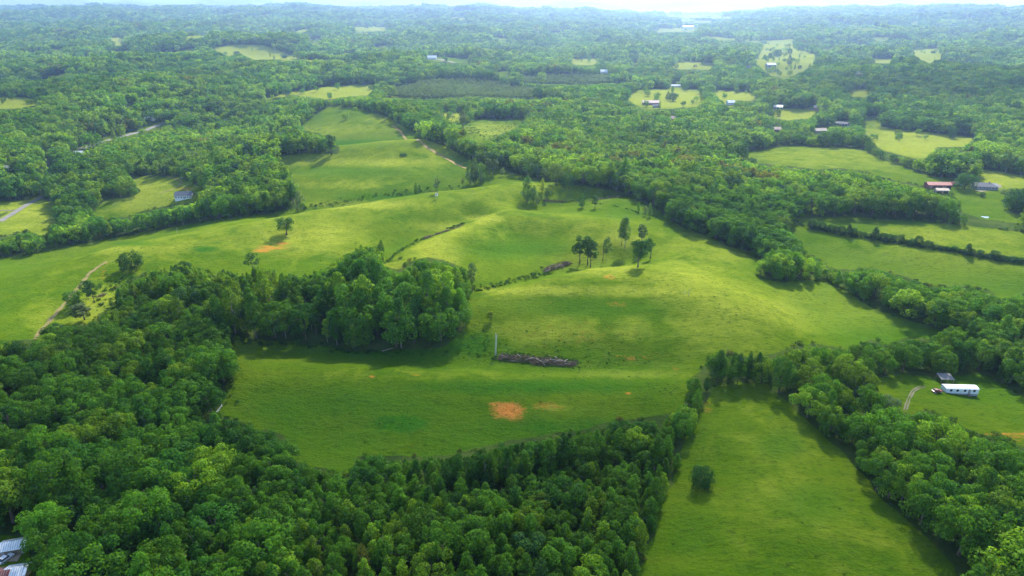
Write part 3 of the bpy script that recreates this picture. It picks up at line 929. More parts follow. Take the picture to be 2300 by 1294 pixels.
T = dict(x=[], y=[], z=[], h=[], form=[], tint=[], zone=[], rz=[])
def add_trees(x, y, only_zone, size=1.0):
    z = terrain(x, y)
    bx, by, dep = project(x, y, z)
    keep = (dep > 20) & (by < 1500)
    x, y, z, bx, by, dep = (q[keep] for q in (x, y, z, bx, by, dep))
    zi = zone_at(bx, by)
    sel = (zi == only_zone) | (only_zone == -2)
    cv = cover_at(bx, by)
    sel &= (cv == PLANT) if only_zone == -2 else (cv == FOREST)
    sel &= (clearing(x, y) < 0.5) | (only_zone == -2)
    lone = (cv == OPEN) & (only_zone == -1) & (np.hypot(x, y) > 950) & (rng.random(len(x)) < 0.035) & (zi == -1)
    sel |= lone
    x, y, z, bx, by, dep, zi, cv = (q[sel] for q in (x, y, z, bx, by, dep, zi, cv))
    Z = ZONES[only_zone] if only_zone >= 0 else DEFAULT_ZONE
    n = len(x)
    forms = np.array([f for f, _ in Z[2]])
    sh = np.array([s for _, s in Z[2]])
    fi = rng.choice(len(forms), n, p=sh / sh.sum())
    form = forms[fi]
    lo, hi = Z[3]
    h = (lo + (hi - lo) * np.clip(0.5 + 0.28 * rng.normal(size=n) + 0.35 * noise(x / 45, y / 45, 81), 0, 1.25)) * size
    h *= np.where(form == 'tall', 1.12, 1.0) * np.where(form == 'airy', 0.9, 1.0)
    plant = cv == PLANT
    h = np.where(plant, 3.8 + 2.6 * rng.random(n), h)
    form = np.where(plant, 'round', form)
    h = h * (1 + 0.22 * noise(x / 150, y / 190, 87))
    ok = np.zeros(n, bool)
    for k in (1.0, 0.85, 0.7, 0.55, 0.42, 0.3):
        hh = h * k
        wdt = np.array([WIDTH[f] for f in form]) * hh * FPX / dep * 0.7
        good = np.ones(n, bool)
        jk = np.minimum(1, 380 / np.hypot(x, y))
        jx, jy = 8 * jk * noise(x / 13, y / 13, 91), 4.5 * jk * noise(x / 13, y / 13, 92)
        for fz, fx in ((1.06, 0.0), (0.5, -1.0), (0.5, 1.0), (0.75, 0.0)):
            tx, ty, _ = project(x, y, z + hh * fz)
            c = cover_at(tx + fx * wdt + jx, ty + jy)
            good &= (c != OPEN) & ((c != PLANT) | plant | (fz < 0.6))
        new = good & ~ok
        h = np.where(new, hh, h)
        ok |= new
    ok |= (cv == OPEN) & (h > 0)
    h = np.where(cv == OPEN, h * 0.62, h)
    ok &= (h > 2.6)
    w = np.array(Z[4])
    stand = fbm(x / 210, y / 260, 85, 3)
    bias = 0.5 + 0.5 * noise(x / 60, y / 60, 83) + 0.6 * stand
    u = np.clip(rng.random(n) * 0.62 + 0.38 * np.clip(bias, 0, 1), 0, 0.9999)

    ti = np.searchsorted(np.cumsum(w / w.sum()), u)
    ti = np.clip(ti, 0, len(TINTS) - 1)
    jit = (0.72 + 0.56 * rng.random(n)) * np.clip(1 + 0.3 * noise(x / 170 + 8, y / 220, 89), 0.7, 1.35)
    for i in np.nonzero(ok)[0]:
        T['x'].append(x[i]); T['y'].append(y[i]); T['z'].append(z[i]); T['h'].append(h[i])
        T['form'].append(form[i]); T['zone'].append(only_zone)
        base = (0.110, 0.185, 0.055) if plant[i] else TINTS[ti[i]]
        T['tint'].append((base, jit[i])); T['rz'].append(rng.random() * 6.283)

for i, Z in enumerate(ZONES):
    add_trees(*scatter(105, 1250, Z[5], 46), i)
add_trees(*scatter(105, 1500, 8.6, 46), -1)
add_trees(*scatter(900, 2600, 6.2, 24), -2)
add_trees(*scatter(1508, 3000, 11.0, 44), -1, 1.15)
add_trees(*scatter(3011, 9500, 21.0, 43), -1, 1.5)
print(round(time.time() - _t0, 1), 'trees placed', len(T['x']))

# ------------------------------------------------------------------ single trees: the largest in view are things of their own, the rest one wood
KIND = {'broad': ('broadleaf_tree', 'tree'), 'tall': ('tall_tree', 'tree'), 'egg': ('young_tree', 'tree'), 'cone': ('cedar_tree', 'cedar'),
        'pine': ('pine_tree', 'pine'), 'airy': ('slender_tree', 'tree'), 'vase': ('fan_crowned_tree', 'tree'), 'round': ('round_tree', 'tree'), 'shrub': ('shrub', 'shrub')}
FORM_WORD = {'broad': 'broad-crowned tree', 'tall': 'narrow tree', 'egg': 'pointed tree', 'cone': 'cone-shaped cedar', 'pine': 'pine', 'airy': 'slender open tree'}

def build_tree(form, k, loc, h, rz, tint, label, group=None, wide=1.0, level=0, name=None):
    crown, trunk, _ = FORMS[form, level][k % len(FORMS[form, level])]
    nm, cat = KIND[form]
    e = link(name or nm, None, loc=loc, rotz=rz)
    e.empty_display_size = 1.0
    e.scale = (h * wide, h * wide, h)
    tag(e, label, cat, group)
    c = link('crown', crown, e)
    c.color = (*tint, 1)
    t = link('trunk', trunk, e)
    t.color = (0, 0, 0, 1)
    return e

xs, ys, zs, hs = (np.array(T[k]) for k in 'xyzh')
bx, by, dep = project(xs, ys, zs)
_, ty, _ = project(xs, ys, zs + hs)
inview = (bx > -10) & (bx < 2310) & (ty < 1285) & (by < 1500)
size = np.where(inview, hs / dep, 0)
single = np.zeros(len(xs), bool)
forms_arr = np.array(T['form'])
for form, cap in (('broad', 292), ('tall', 292), ('egg', 292)):
    idx = np.nonzero((forms_arr == form) & inview)[0]
    single[idx[np.argsort(-size[idx])][:cap]] = True

MARKS = [((30, 1240), 'grey metal roof'), ((505, 930), 'white fence'), ((720, 1045), 'wood notch'), ((1140, 930), 'orange soil patch'),
         ((1580, 1075), 'lone round bush'), ((1575, 880), 'mown-field corner'), ((2160, 875), 'white mobile home'), ((1115, 780), 'dead pale trunk'),
         ((288, 590), 'round tree'), ((1210, 810), 'largest log pile'), ((100, 740), 'dirt track'), ((1760, 600), 'hedgerow bulge'), ((2115, 415), 'red barn'),
         ((410, 440), 'grey-roofed house'), ((2150, 1270), 'mown-field foot'), ((640, 510), 'fan-shaped tree'), ((1250, 597), 'middle log pile'),
         ((1070, 380), 'crest clump'), ((985, 345), 'ridge track'), ((530, 770), 'wood corner'), ((2240, 978), 'brown strip'),
         ((2000, 905), 'white-tinged bush'), ((1230, 1080), 'olive crowns'), ((2040, 540), 'cedar row'), ((60, 470), 'valley road'), ((1747, 240), 'white-roofed barn')]

def place_words(px, py):
    """Which findable spot a woodland tree stands near, and towards which other one."""
    p = np.array([px, py])
    d = [np.hypot(*(p - m[0])) for m in MARKS]
    k = int(np.argmin(d))
    a = np.array(MARKS[k][0], float)
    best, name = -2, None
    for j, (q, w) in enumerate(MARKS):
        if j == k:
            continue
        v = np.array(q, float) - a
        c = float(np.dot(p - a, v) / (np.hypot(*(p - a)) * np.hypot(*v) + 1e-6)) - np.hypot(*v) / 6000
        if c > best:
            best, name = c, w
    how = 'beside' if d[k] < 45 else 'near' if d[k] < 130 else 'off'
    return how, MARKS[k][1], name, float(d[k])

ORD = ['closest', 'second', 'third', 'fourth', 'fifth', 'sixth', 'seventh', 'eighth']
said = {}
for i in np.nonzero(single)[0]:
    zi_ = T['zone'][i]
    mid_h = sum(ZONES[zi_][3]) / 2 if zi_ >= 0 else 15
    how, near, towards, dist_ = place_words(bx[i], (by[i] + ty[i]) / 2)
    head = f"{'high' if hs[i] > mid_h else 'low'} {COLOR_WORD[T['tint'][i][0]]} {FORM_WORD[T['form'][i]]}"
    said.setdefault((head, how, near, towards), []).append((dist_, i))
for (head, how, near, towards), members in said.items():
    members.sort()
    for n, (_, i) in enumerate(members):
        form = T['form'][i]
        base, jit = T['tint'][i]
        lab = f'{head} {how} the {near} towards the {towards}'
        if 1 < len(members) <= len(ORD):                   # which of its like, counted outwards from the landmark
            lab = f"{head}, {ORD[n]} {'to' if n == 0 else 'from'} the {near} towards the {towards}"
        while len(lab.replace('-', ' ').split()) > 16:
            lab = ' '.join(lab.split()[1:])
        build_tree(form, i, (xs[i], ys[i], zs[i] - 0.05), hs[i], T['rz'][i], tuple(c * jit for c in base), lab, group='trees of the woods',
                   wide=(0.76 + 0.36 * rng.random()) if form == 'tall' else 0.78 + 0.5 * rng.random())
print(round(time.time() - _t0, 1), 'single trees', int(single.sum()))

# the rest of the woodland: one object of instanced tree geometry
def instanced(name, pts, vi, rz, sc, tint, meshes, kind='stuff', label=None, category=None):
    me = bpy.data.meshes.new(name)
    me.vertices.add(len(pts))
    me.vertices.foreach_set('co', np.asarray(pts, np.float32).reshape(-1))
    a = me.attributes.new('vi', 'INT', 'POINT'); a.data.foreach_set('value', np.asarray(vi, np.int32))
    a = me.attributes.new('rz', 'FLOAT', 'POINT'); a.data.foreach_set('value', np.asarray(rz, np.float32))
    a = me.attributes.new('sc', 'FLOAT_VECTOR', 'POINT'); a.data.foreach_set('vector', np.asarray(sc, np.float32).reshape(-1))
    a = me.attributes.new('tint', 'FLOAT_VECTOR', 'POINT'); a.data.foreach_set('vector', np.asarray(tint, np.float32).reshape(-1))
    me.update()
    ng = bpy.data.node_groups.new(name, 'GeometryNodeTree')
    ng.interface.new_socket('Geometry', in_out='INPUT', socket_type='NodeSocketGeometry')
    ng.interface.new_socket('Geometry', in_out='OUTPUT', socket_type='NodeSocketGeometry')
    N, Lk = ng.nodes, ng.links
    gi, go = N.new('NodeGroupInput'), N.new('NodeGroupOutput')
    def named(nm, ty):
        x = N.new('GeometryNodeInputNamedAttribute')
        x.data_type = ty
        x.inputs[0].default_value = nm
        return x.outputs[0]
    vi_, rz_, sc_ = named('vi', 'INT'), named('rz', 'FLOAT'), named('sc', 'FLOAT_VECTOR')
    cx = N.new('ShaderNodeCombineXYZ')
    Lk.new(rz_, cx.inputs[2])
    join = N.new('GeometryNodeJoinGeometry')
    for i, m in enumerate(meshes):
        src = bpy.data.objects.new(m.name, m)              # a source only: never linked to the scene
        oi = N.new('GeometryNodeObjectInfo')
        oi.inputs[0].default_value = src
        cmp_ = N.new('FunctionNodeCompare')
        cmp_.data_type, cmp_.operation = 'INT', 'EQUAL'
        Lk.new(vi_, cmp_.inputs[2])
        cmp_.inputs[3].default_value = i
        ip = N.new('GeometryNodeInstanceOnPoints')
        Lk.new(gi.outputs[0], ip.inputs['Points'])
        Lk.new(cmp_.outputs[0], ip.inputs['Selection'])
        Lk.new(oi.outputs['Geometry'], ip.inputs['Instance'])
        Lk.new(cx.outputs[0], ip.inputs['Rotation'])
        Lk.new(sc_, ip.inputs['Scale'])
        Lk.new(ip.outputs[0], join.inputs[0])
    Lk.new(join.outputs[0], go.inputs[0])
    o = link(name, me)
    o.color = (0, 0, 0, 1)
    md = o.modifiers.new('scatter', 'NODES')
    md.node_group = ng
    return tag(o, label, category, None, kind)

rest = np.nonzero(~single)[0]
meshes, first = [], {}
for key in FORMS:
    first[key] = len(meshes)
    meshes += [m for _, _, m in FORMS[key]]
dist = np.hypot(xs, ys)
lev = np.where(dist < 620, 0, np.where(dist < 1900, 1, 2))
pick = rng.integers(0, 1000, len(xs))
vi = np.array([first[forms_arr[i], lev[i]] + pick[i] % len(FORMS[forms_arr[i], lev[i]]) for i in rest])
wide = (0.80 + 0.46 * rng.random(len(rest))) * np.where(forms_arr[rest] == 'tall', 0.9, 1.0) + 0.25 * (dist[rest] > 3000)
sc = np.stack([hs[rest] * wide, hs[rest] * wide, hs[rest]], -1)
tint = np.array([tuple(c * T['tint'][i][1] for c in T['tint'][i][0]) for i in rest])
instanced('forest', np.stack([xs[rest], ys[rest], zs[rest] - 0.1], -1), vi, np.array(T['rz'])[rest], sc, tint, meshes,
          label='green woodland spreading from the valley to the hazy horizon', category='forest')
print(round(time.time() - _t0, 1), 'forest', len(rest))

# ------------------------------------------------------------------ trees standing by themselves
def px_tree(form, x, base, top, width, tint, label, group=None, name=None, k=0):
    p = at(x, base)
    _, _, dp = project(*p)
    th = PITCH + math.atan((base - CY) / FPX)
    tall_px = base - top - (0.55 * width * math.sin(th) if form in ('round', 'vase') else 0.2 * width * math.sin(th))
    h = tall_px / (FPX / dp) / math.cos(th)
    base_shift = 0.28 * width / (FPX / dp) if form == 'round' else 0.0
    p = p + np.array([0, base_shift, 0])
    p[2] = float(terrain(p[0], p[1]))
    wide = (width / (FPX / dp)) / (h * WIDTH[form] * 2.1)
    tint = tuple(min(0.30, q * 1.3) for q in tint)
    return build_tree(form, k, (p[0], p[1], p[2] - 0.05), float(h), random.random() * 6.28, tint, label, group, float(wide), name=name)

G1, G2, G3 = 'trees standing in the open pasture', 'clump of trees on the crest', 'row of trees right of the crest'
SOLO = [
    ('vase', 644, 527, 482, 45, (0.050, 0.120, 0.016), 'fan-shaped tree on a short trunk alone in the pasture', None, 'fan_crowned_tree'),
    ('round', 288, 613, 565, 60, (0.022, 0.070, 0.014), 'dark round tree beside the dirt track on the left slope', None, 'round_tree'),
    ('round', 601, 483, 459, 27, (0.020, 0.070, 0.016), 'squat dark bush at the foot of the left tree belt', None, 'round_tree'),
    ('round', 641, 468, 446, 15, (0.030, 0.100, 0.016), 'small round tree just above the fan-shaped tree', None, 'round_tree'),
    ('airy', 668, 473, 426, 20, PALE, 'pale thin tree at the left end of the upper draw', None, 'slender_tree'),
    ('round', 1580, 1103, 1042, 62, (0.018, 0.072, 0.016), 'lone round dark bush in the mown field', None, 'round_tree'),
    ('airy', 1302, 590, 529, 36, (0.042, 0.105, 0.018), 'leftmost dark tree of the group above the middle log pile', G1, None),
    ('airy', 1320, 594, 529, 30, (0.036, 0.098, 0.018), 'straight-stemmed tree in the middle of the group above the middle log pile', G1, None),
    ('airy', 1326, 600, 541, 28, (0.045, 0.110, 0.018), 'lowest-standing tree of the group above the middle log pile', G1, None),
    ('airy', 1354, 585, 530, 22, (0.110, 0.190, 0.040), 'pale slim tree at the right of the group above the middle log pile', G1, None),
    ('tall', 1403, 557, 487, 21, (0.085, 0.170, 0.030), 'tall thin tree with its twin stem on the slope', G1, None),
    ('tall', 1396, 553, 490, 17, (0.085, 0.165, 0.035), 'shorter twin left of the tall thin tree on the slope', G1, None),
    ('airy', 1441, 548, 503, 26, (0.060, 0.120, 0.030), 'open-crowned tree behind the dense dark tree', G1, None),
    ('vase', 1433, 600, 532, 42, (0.028, 0.085, 0.016), 'dense dark tree casting a shadow down the slope', G1, 'fan_crowned_tree'),
    ('airy', 1461, 581, 529, 27, (0.055, 0.140, 0.018), 'mid green tree just right of the dense dark tree', G1, None),
    ('egg', 1056, 414, 358, 22, (0.060, 0.130, 0.022), 'left tree of the crest clump', G2, None),
    ('egg', 1067, 413, 353, 24, (0.060, 0.120, 0.022), 'tallest middle tree of the crest clump', G2, None),
    ('broad', 1079, 407, 366, 26, (0.075, 0.160, 0.022), 'rounder bright tree at the right of the crest clump', G2, None),
    ('airy', 1100, 392, 354, 22, (0.085, 0.130, 0.040), 'thin pale tree behind the crest clump', G2, None),
    ('airy', 1107, 391, 356, 17, (0.080, 0.130, 0.040), 'pale twin tree behind and right of the crest clump', G2, None),
    ('airy', 1128, 395, 377, 12, PALE, 'small pale sapling on the crest skyline', G2, None),
    ('airy', 1040, 421, 397, 8, FRESH, 'small upright sapling left of the crest clump', G2, None),
    ('egg', 1184, 454, 393, 32, (0.055, 0.140, 0.018), 'dense upright tree at the head of the right draw', G3, None),
    ('egg', 1199, 454, 416, 18, (0.060, 0.150, 0.018), 'shorter tree pressed against the dense upright tree', G3, None),
    ('airy', 1210, 458, 440, 12, PALE, 'small greyish sapling at the log pile by the right draw', G3, None),
    ('egg', 1218, 432, 400, 14, FRESH, 'small bright tree behind the right draw', G3, None),
    ('airy', 1228, 446, 427, 12, (0.06, 0.12, 0.03), 'short thin tree beside the right draw log pile', G3, None),
    ('airy', 1173, 398, 371, 18, (0.06, 0.11, 0.03), 'leftmost open-crowned tree of the crest row', G3, None),
    ('broad', 1188, 402, 367, 26, (0.045, 0.115, 0.018), 'second tree from the left in the crest row', G3, None),
    ('broad', 1207, 403, 369, 30, (0.040, 0.105, 0.018), 'dark round tree in the middle of the crest row', G3, None),
    ('broad', 1228, 409, 376, 28, (0.080, 0.140, 0.028), 'yellowish round tree of the crest row', G3, None),
    ('broad', 1249, 416, 367, 38, (0.085, 0.150, 0.026), 'largest bright tree of the crest row', G3, None),
    ('egg', 1267, 420, 388, 20, (0.045, 0.120, 0.018), 'small dark tree near the right end of the crest row', G3, None),
    ('broad', 1277, 424, 385, 24, (0.050, 0.130, 0.018), 'last tree at the right end of the crest row', G3, None),
    ('egg', 1307, 467, 433, 17, (0.055, 0.140, 0.018), 'upright young tree alone right of the right draw', G3, None),
    ('airy', 1336, 468, 440, 16, (0.045, 0.115, 0.020), 'thin dark sapling on the bushy fence line', G3, None),
    ('egg', 1434, 475, 453, 9, MID, 'tiny upright sapling on the fence line', G3, None),
    ('egg', 1459, 488, 454, 12, (0.060, 0.140, 0.020), 'taller of two saplings at the end of the fence line', G3, None),
    ('airy', 1450, 485, 463, 12, PALE, 'shorter of two saplings at the end of the fence line', G3, None),
    ('egg', 935, 437, 409, 14, (0.060, 0.150, 0.018), 'left of two small trees on the upper draw', G1, None),
    ('egg', 943, 434, 414, 9, (0.045, 0.120, 0.018), 'right and shorter of two small trees on the upper draw', G1, None),
    ('airy', 982, 434, 397, 17, (0.120, 0.190, 0.060), 'very pale thin tree behind the hunting stand', G1, None),
    ('airy', 1061, 657, 588, 26, (0.120, 0.200, 0.060), 'see-through pale tree at the right corner of the tall wood', G1, None),
    ('airy', 1103, 718, 695, 22, FRESH, 'small pale sapling on the slope above the dead trunk', G1, None),
    ('tall', 859, 589, 538, 14, (0.070, 0.150, 0.026), 'thin tree standing clear above the tall wood', G1, None),
    ('airy', 213, 680, 627, 28, (0.045, 0.110, 0.022), 'leaning open tree right of the dirt track', G1, None),
    ('airy', 196, 668, 628, 26, (0.040, 0.105, 0.024), 'open tree left of the leaning one by the dirt track', G1, None),
    ('broad', 168, 692, 652, 40, (0.048, 0.130, 0.018), 'bright round tree against the dirt track', G1, None),
    ('airy', 190, 718, 676, 44, (0.080, 0.120, 0.050), 'greyish wide tree below the trees of the dirt track', G1, None),
    ('round', 115, 766, 724, 62, (0.026, 0.085, 0.016), 'dark spreading tree at the lower end of the dirt track', None, 'round_tree'),
    ('pine', 424, 655, 588, 26, (0.034, 0.090, 0.022), 'bare-stemmed pine sticking out of the left of the tall wood', 'pines rising from the tall wood', None),
    ('pine', 573, 640, 571, 30, (0.034, 0.090, 0.022), 'bare-stemmed pine rising below the upper orange patch', 'pines rising from the tall wood', None),
    ('pine', 430, 660, 602, 22, (0.034, 0.090, 0.022), 'shorter pine beside the left pine of the tall wood', 'pines rising from the tall wood', None),
    ('round', 1688, 377, 352, 29, (0.026, 0.085, 0.018), 'dark round tree on the lower edge of the middle pasture', None, 'round_tree'),
    ('round', 2142, 312, 284, 24, (0.026, 0.080, 0.022), 'dark round tree on the far edge of the upper right pasture', None, 'round_tree'),
    ('round', 2175, 428, 386, 52, (0.030, 0.095, 0.018), 'big round tree between the red barn and the ranch house', None, 'round_tree'),
    ('broad', 2257, 448, 420, 26, PALE, 'pale tree on the lawn of the ranch house', None, None),
    ('round', 2208, 443, 431, 14, (0.026, 0.085, 0.018), 'small round bush on the lawn of the ranch house', None, 'round_tree'),
    ('round', 2292, 478, 418, 66, (0.022, 0.080, 0.018), 'big dark tree at the right edge of the frame near the ranch house', None, 'round_tree'),
    ('round', 2000, 926, 884, 58, (0.085, 0.150, 0.070), 'white-tinged bush in flower near the mobile home track', None, 'round_tree'),
    ('round', 1915, 892, 858, 54, (0.080, 0.145, 0.066), 'white-tinged bush in flower inside the big hedgerow', None, 'round_tree'),
    ('tall', 1040, 288, 246, 17, (0.090, 0.140, 0.040), 'lone pale tree in the scrubby clearing behind the ridge', None, None),
    ('round', 531, 127, 115, 16, (0.028, 0.085, 0.022), 'dark tree at the foot of the bright far hilltop pasture', None, 'round_tree'),
    ('round', 638, 131, 124, 15, (0.028, 0.085, 0.022), 'dark tree at the right end of the bright far hilltop pasture', None, 'round_tree'),
    ('round', 1748, 129, 111, 22, (0.030, 0.090, 0.022), 'large round tree in the middle of the far right clearing', None, 'round_tree'),
    ('round', 1775, 122, 110, 13, (0.030, 0.090, 0.022), 'smaller round tree right of the large one in the far clearing', None, 'round_tree'),
    ('egg', 1772, 147, 124, 14, (0.030, 0.090, 0.022), 'upright dark tree in the far right clearing', None, None),
    ('round', 1730, 132, 119, 11, (0.030, 0.090, 0.022), 'small tree at the left of the far right clearing', None, 'round_tree'),
    ('round', 1797, 155, 147, 10, (0.030, 0.090, 0.022), 'tiny tree at the lower edge of the far right clearing', None, 'round_tree'),
    ('egg', 1500, 224, 205, 14, (0.035, 0.095, 0.020), 'upright tree behind the long brick house', None, None),
    ('round', 1512, 228, 208, 20, (0.032, 0.090, 0.020), 'round tree right of the long brick house', None, 'round_tree'),
    ('egg', 1477, 219, 207, 9, (0.035, 0.095, 0.020), 'small tree above the roof of the long brick house', None, None),
    ('airy', 745, 347, 302, 32, (0.040, 0.100, 0.022), 'open tree at the right end of the tree belt on the ridge', None, None),
    ('airy', 771, 248, 222, 10, (0.050, 0.110, 0.030), 'thin lone tree on top of the ridge', None, None),
    ('round', 905, 351, 345, 22, (0.030, 0.095, 0.018), 'low scrub clump on the ridge crest', None, 'round_tree'),
    ('tall', 1612, 860, 786, 30, (0.040, 0.110, 0.014), 'leftmost and tallest of the thin trees along the top of the mown field', 'thin trees along the top of the mown field', None),
    ('egg', 1640, 860, 797, 22, (0.034, 0.100, 0.014), 'small dark tree second in the thin row at the top of the mown field', 'thin trees along the top of the mown field', None),
    ('tall', 1656, 858, 794, 22, (0.034, 0.098, 0.014), 'narrow dark tree in the middle of the thin row above the mown field', 'thin trees along the top of the mown field', None),
    ('egg', 1678, 856, 788, 28, (0.036, 0.105, 0.014), 'bushier dark tree in the thin row at the top of the mown field', 'thin trees along the top of the mown field', None),
    ('tall', 1698, 857, 790, 26, (0.040, 0.110, 0.014), 'tree with a bare stem in the thin row at the top of the mown field', 'thin trees along the top of the mown field', None),
    ('egg', 1722, 860, 812, 26, (0.036, 0.100, 0.014), 'lowest tree closing the right end of the thin row by the mown field', 'thin trees along the top of the mown field', None),
    ('broad', 1750, 880, 800, 50, (0.050, 0.135, 0.014), 'leafy tree where the thin row meets the big hedgerow', 'thin trees along the top of the mown field', None),
    ('round', 2268, 1238, 1180, 60, (0.075, 0.120, 0.045), 'greyish tree beside the bare branches at the bottom right', None, 'round_tree'),
]
for i, (form, x, base, top, w, tint_, label, group, name) in enumerate(SOLO):
    px_tree(form, x, base, top, w, tint_, label, group, name, k=i)

# the cedar row between the two right-hand pastures
CEDARS = [(1824, 514, 21, 22), (1836, 517, 17, 16), (1848, 519, 18, 18), (1858, 521, 15, 15), (1869, 523, 18, 18), (1881, 526, 17, 16), (1892, 528, 20, 18), (1905, 530, 25, 22),
          (1918, 531, 18, 18), (1930, 533, 14, 15), (1943, 535, 13, 14), (1964, 537, 26, 26), (1985, 541, 17, 16), (1998, 543, 16, 18), (2010, 544, 15, 14), (2025, 547, 19, 16),
          (2037, 549, 11, 14), (2050, 551, 14, 15), (2066, 553, 22, 20), (2088, 558, 17, 22), (2104, 560, 10, 14), (2116, 563, 11, 14), (2130, 565, 11, 13), (2145, 567, 13, 16),
          (2161, 569, 9, 13), (2172, 572, 24, 22), (2186, 573, 13, 14), (2203, 576, 14, 16), (2220, 579, 9, 15), (2237, 582, 18, 22), (2252, 585, 12, 16), (2268, 586, 10, 15), (2282, 588, 11, 16), (2297, 591, 11, 16)]
WHERE = ['left end', 'second quarter', 'third quarter', 'right end']
for i, (x, base, hpx, w) in enumerate(CEDARS):
    word = 'tall' if hpx > 19 else 'middling' if hpx > 13 else 'low'
    form = 'cone' if hpx > 18 and i % 3 else 'round'
    shape = 'pointed' if form == 'cone' else 'rounded'
    px_tree(form, x, base, base - hpx * 1.15, w * 1.15, (0.016 + 0.01 * random.random(), 0.062 + 0.02 * random.random(), 0.014),
            f'{word} {shape} dark cedar in the {WHERE[min(3, i * 4 // len(CEDARS))]} of the row between two pastures', 'cedars in a row between two pastures', 'cedar_tree', k=i)

# low scrub in the draws and along fences: nobody could count it
def scrub(lines):
    P, S, C, V = [], [], [], []
    for pts, width, hmin, hmax, per_m, cols in lines:
        g = ground_at(*np.array(pts, float).T)[:, :2]
        for a, b in zip(g[:-1], g[1:]):
            Ls = np.hypot(*(b - a))
            for _ in range(max(1, int(Ls * per_m))):
                q = a + (b - a) * random.random() + rng.normal(size=2) * width * 0.5
                h = hmin + (hmax - hmin) * random.random() ** 2
                P.append((q[0], q[1], float(terrain(q[0], q[1])) - 0.05))
                w = h * (0.9 + 0.6 * random.random())
                S.append((w, w, h))
                C.append(np.array(cols[random.randrange(len(cols))]) * (0.8 + 0.4 * random.random()))
                V.append(random.randrange(NVAR['shrub']))
    instanced('undergrowth', P, V, rng.random(len(P)) * 6.28, S, C, [m for _, _, m in FORMS['shrub', 1]],
              label='weeds and low bushes along the draws and field edges', category='undergrowth')
D_, M_, F_ = (0.026, 0.085, 0.012), (0.050, 0.135, 0.012), (0.085, 0.170, 0.014)
scrub([
    ([(690, 466), (760, 456), (830, 441), (900, 436), (985, 428), (1030, 418)], 5, .5, 1.7, 1.3, [D_, M_, F_]),
    ([(1060, 656), (1105, 644), (1150, 634), (1205, 620), (1235, 612)], 4.2, .4, 1.6, 2.6, [D_, M_, (0.04, 0.11, 0.012), F_]),
    ([(868, 590), (905, 560), (948, 536)], 4, .4, 1.4, 1.8, [D_, M_, F_]),
    ([(1005, 514), (1042, 502)], 2, .6, 1.6, 3.0, [D_, M_]),
    ([(1330, 457), (1400, 467), (1482, 488)], 1, .4, 1.2, 0.9, [D_]),
    ([(1205, 446), (1280, 452), (1400, 441), (1418, 444)], 2.5, .4, 1.3, 1.5, [D_, M_, F_]),
    ([(1055, 742), (1075, 770), (1100, 800)], 8, .3, .8, 3.0, [(0.045, 0.12, 0.012), M_]),
    ([(1115, 808), (1200, 818), (1300, 826)], 2.0, .3, .9, 3.0, [(0.045, 0.12, 0.012), M_]),
    ([(1120, 796), (1200, 802), (1296, 812)], 2.0, .3, 1.1, 3.0, [(0.045, 0.12, 0.012), M_, D_]),
    ([(900, 790), (1010, 795), (1120, 803)], 3, .3, 1.0, 1.2, [D_, M_]),
    ([(1300, 820), (1360, 816), (1440, 812)], 5, .2, .6, 2.4, [(0.045, 0.12, 0.012), M_, F_]),
    ([(1110, 740), (1300, 770), (1450, 790)], 14, .2, 0.7, 1.6, [D_, M_]),
    ([(530, 768), (650, 772), (800, 790), (900, 792)], 2.5, .4, 1.6, 1.6, [D_, M_]),
    ([(498, 930), (520, 880), (525, 800)], 3, .3, 1.2, .8, [M_, F_]),
    ([(230, 700), (250, 650), (262, 620)], 9, .3, 1.6, 2.0, [M_, F_, D_]),
    ([(1170, 415), (1300, 428), (1420, 442)], 4, .3, 1.0, .7, [M_, F_]),
    ([(1120, 378), (1250, 405), (1400, 433)], 2, .5, 1.8, .6, [D_, M_]),
    ([(1000, 258), (1050, 290), (1080, 310)], 22, .4, 2.2, 1.5, [M_, F_]),
    ([(1100, 275), (1170, 275), (1120, 300)], 22, .3, 1.6, 1.5, [M_, F_]),
    ([(740, 590), (820, 570), (860, 600)], 12, .6, 3.0, 0.7, [M_, F_]),
    ([(2170, 965), (2230, 985), (2300, 1000)], 4, .5, 2.5, .8, [M_, F_]),
    ([(1790, 500), (1830, 512)], 3, .5, 2, 1, [D_]),
    ([(1818, 513), (1900, 529), (2000, 543), (2100, 559), (2200, 576), (2310, 593)], 2.2, 1.2, 3.2, 1.4, [(0.020, 0.070, 0.014), (0.026, 0.085, 0.014)]),
])

def weeds():
    x, y = scatter(140, 760, 3.6, 40)
    z = terrain(x, y)
    bx_, by_, _ = project(x, y, z)
    keep = (cover_at(bx_, by_) == OPEN) & (rng.random(len(x)) < np.clip(0.16 + 0.75 * fbm(x / 38, y / 26, 141, 3) + 0.25 * noise(x / 9, y / 9, 145), 0, .9))
    x, y, z = x[keep], y[keep], z[keep]
    n = len(x)
    h = 0.16 + 0.34 * rng.random(n) ** 2
    w = h * (1.0 + 1.1 * rng.random(n))
    cols = np.array([(0.050, 0.115, 0.008), (0.085, 0.150, 0.010), (0.130, 0.165, 0.016), (0.034, 0.090, 0.009)])[rng.integers(0, 4, n)]
    instanced('weeds', np.stack([x, y, z - 0.04], -1), rng.integers(0, 2, n), rng.random(n) * 6.28, np.stack([w, w, h], -1), cols, [m for _, _, m in FORMS['shrub', 2]][:2],
              label='tufts of weeds scattered through the pasture grass', category='weeds')
weeds()

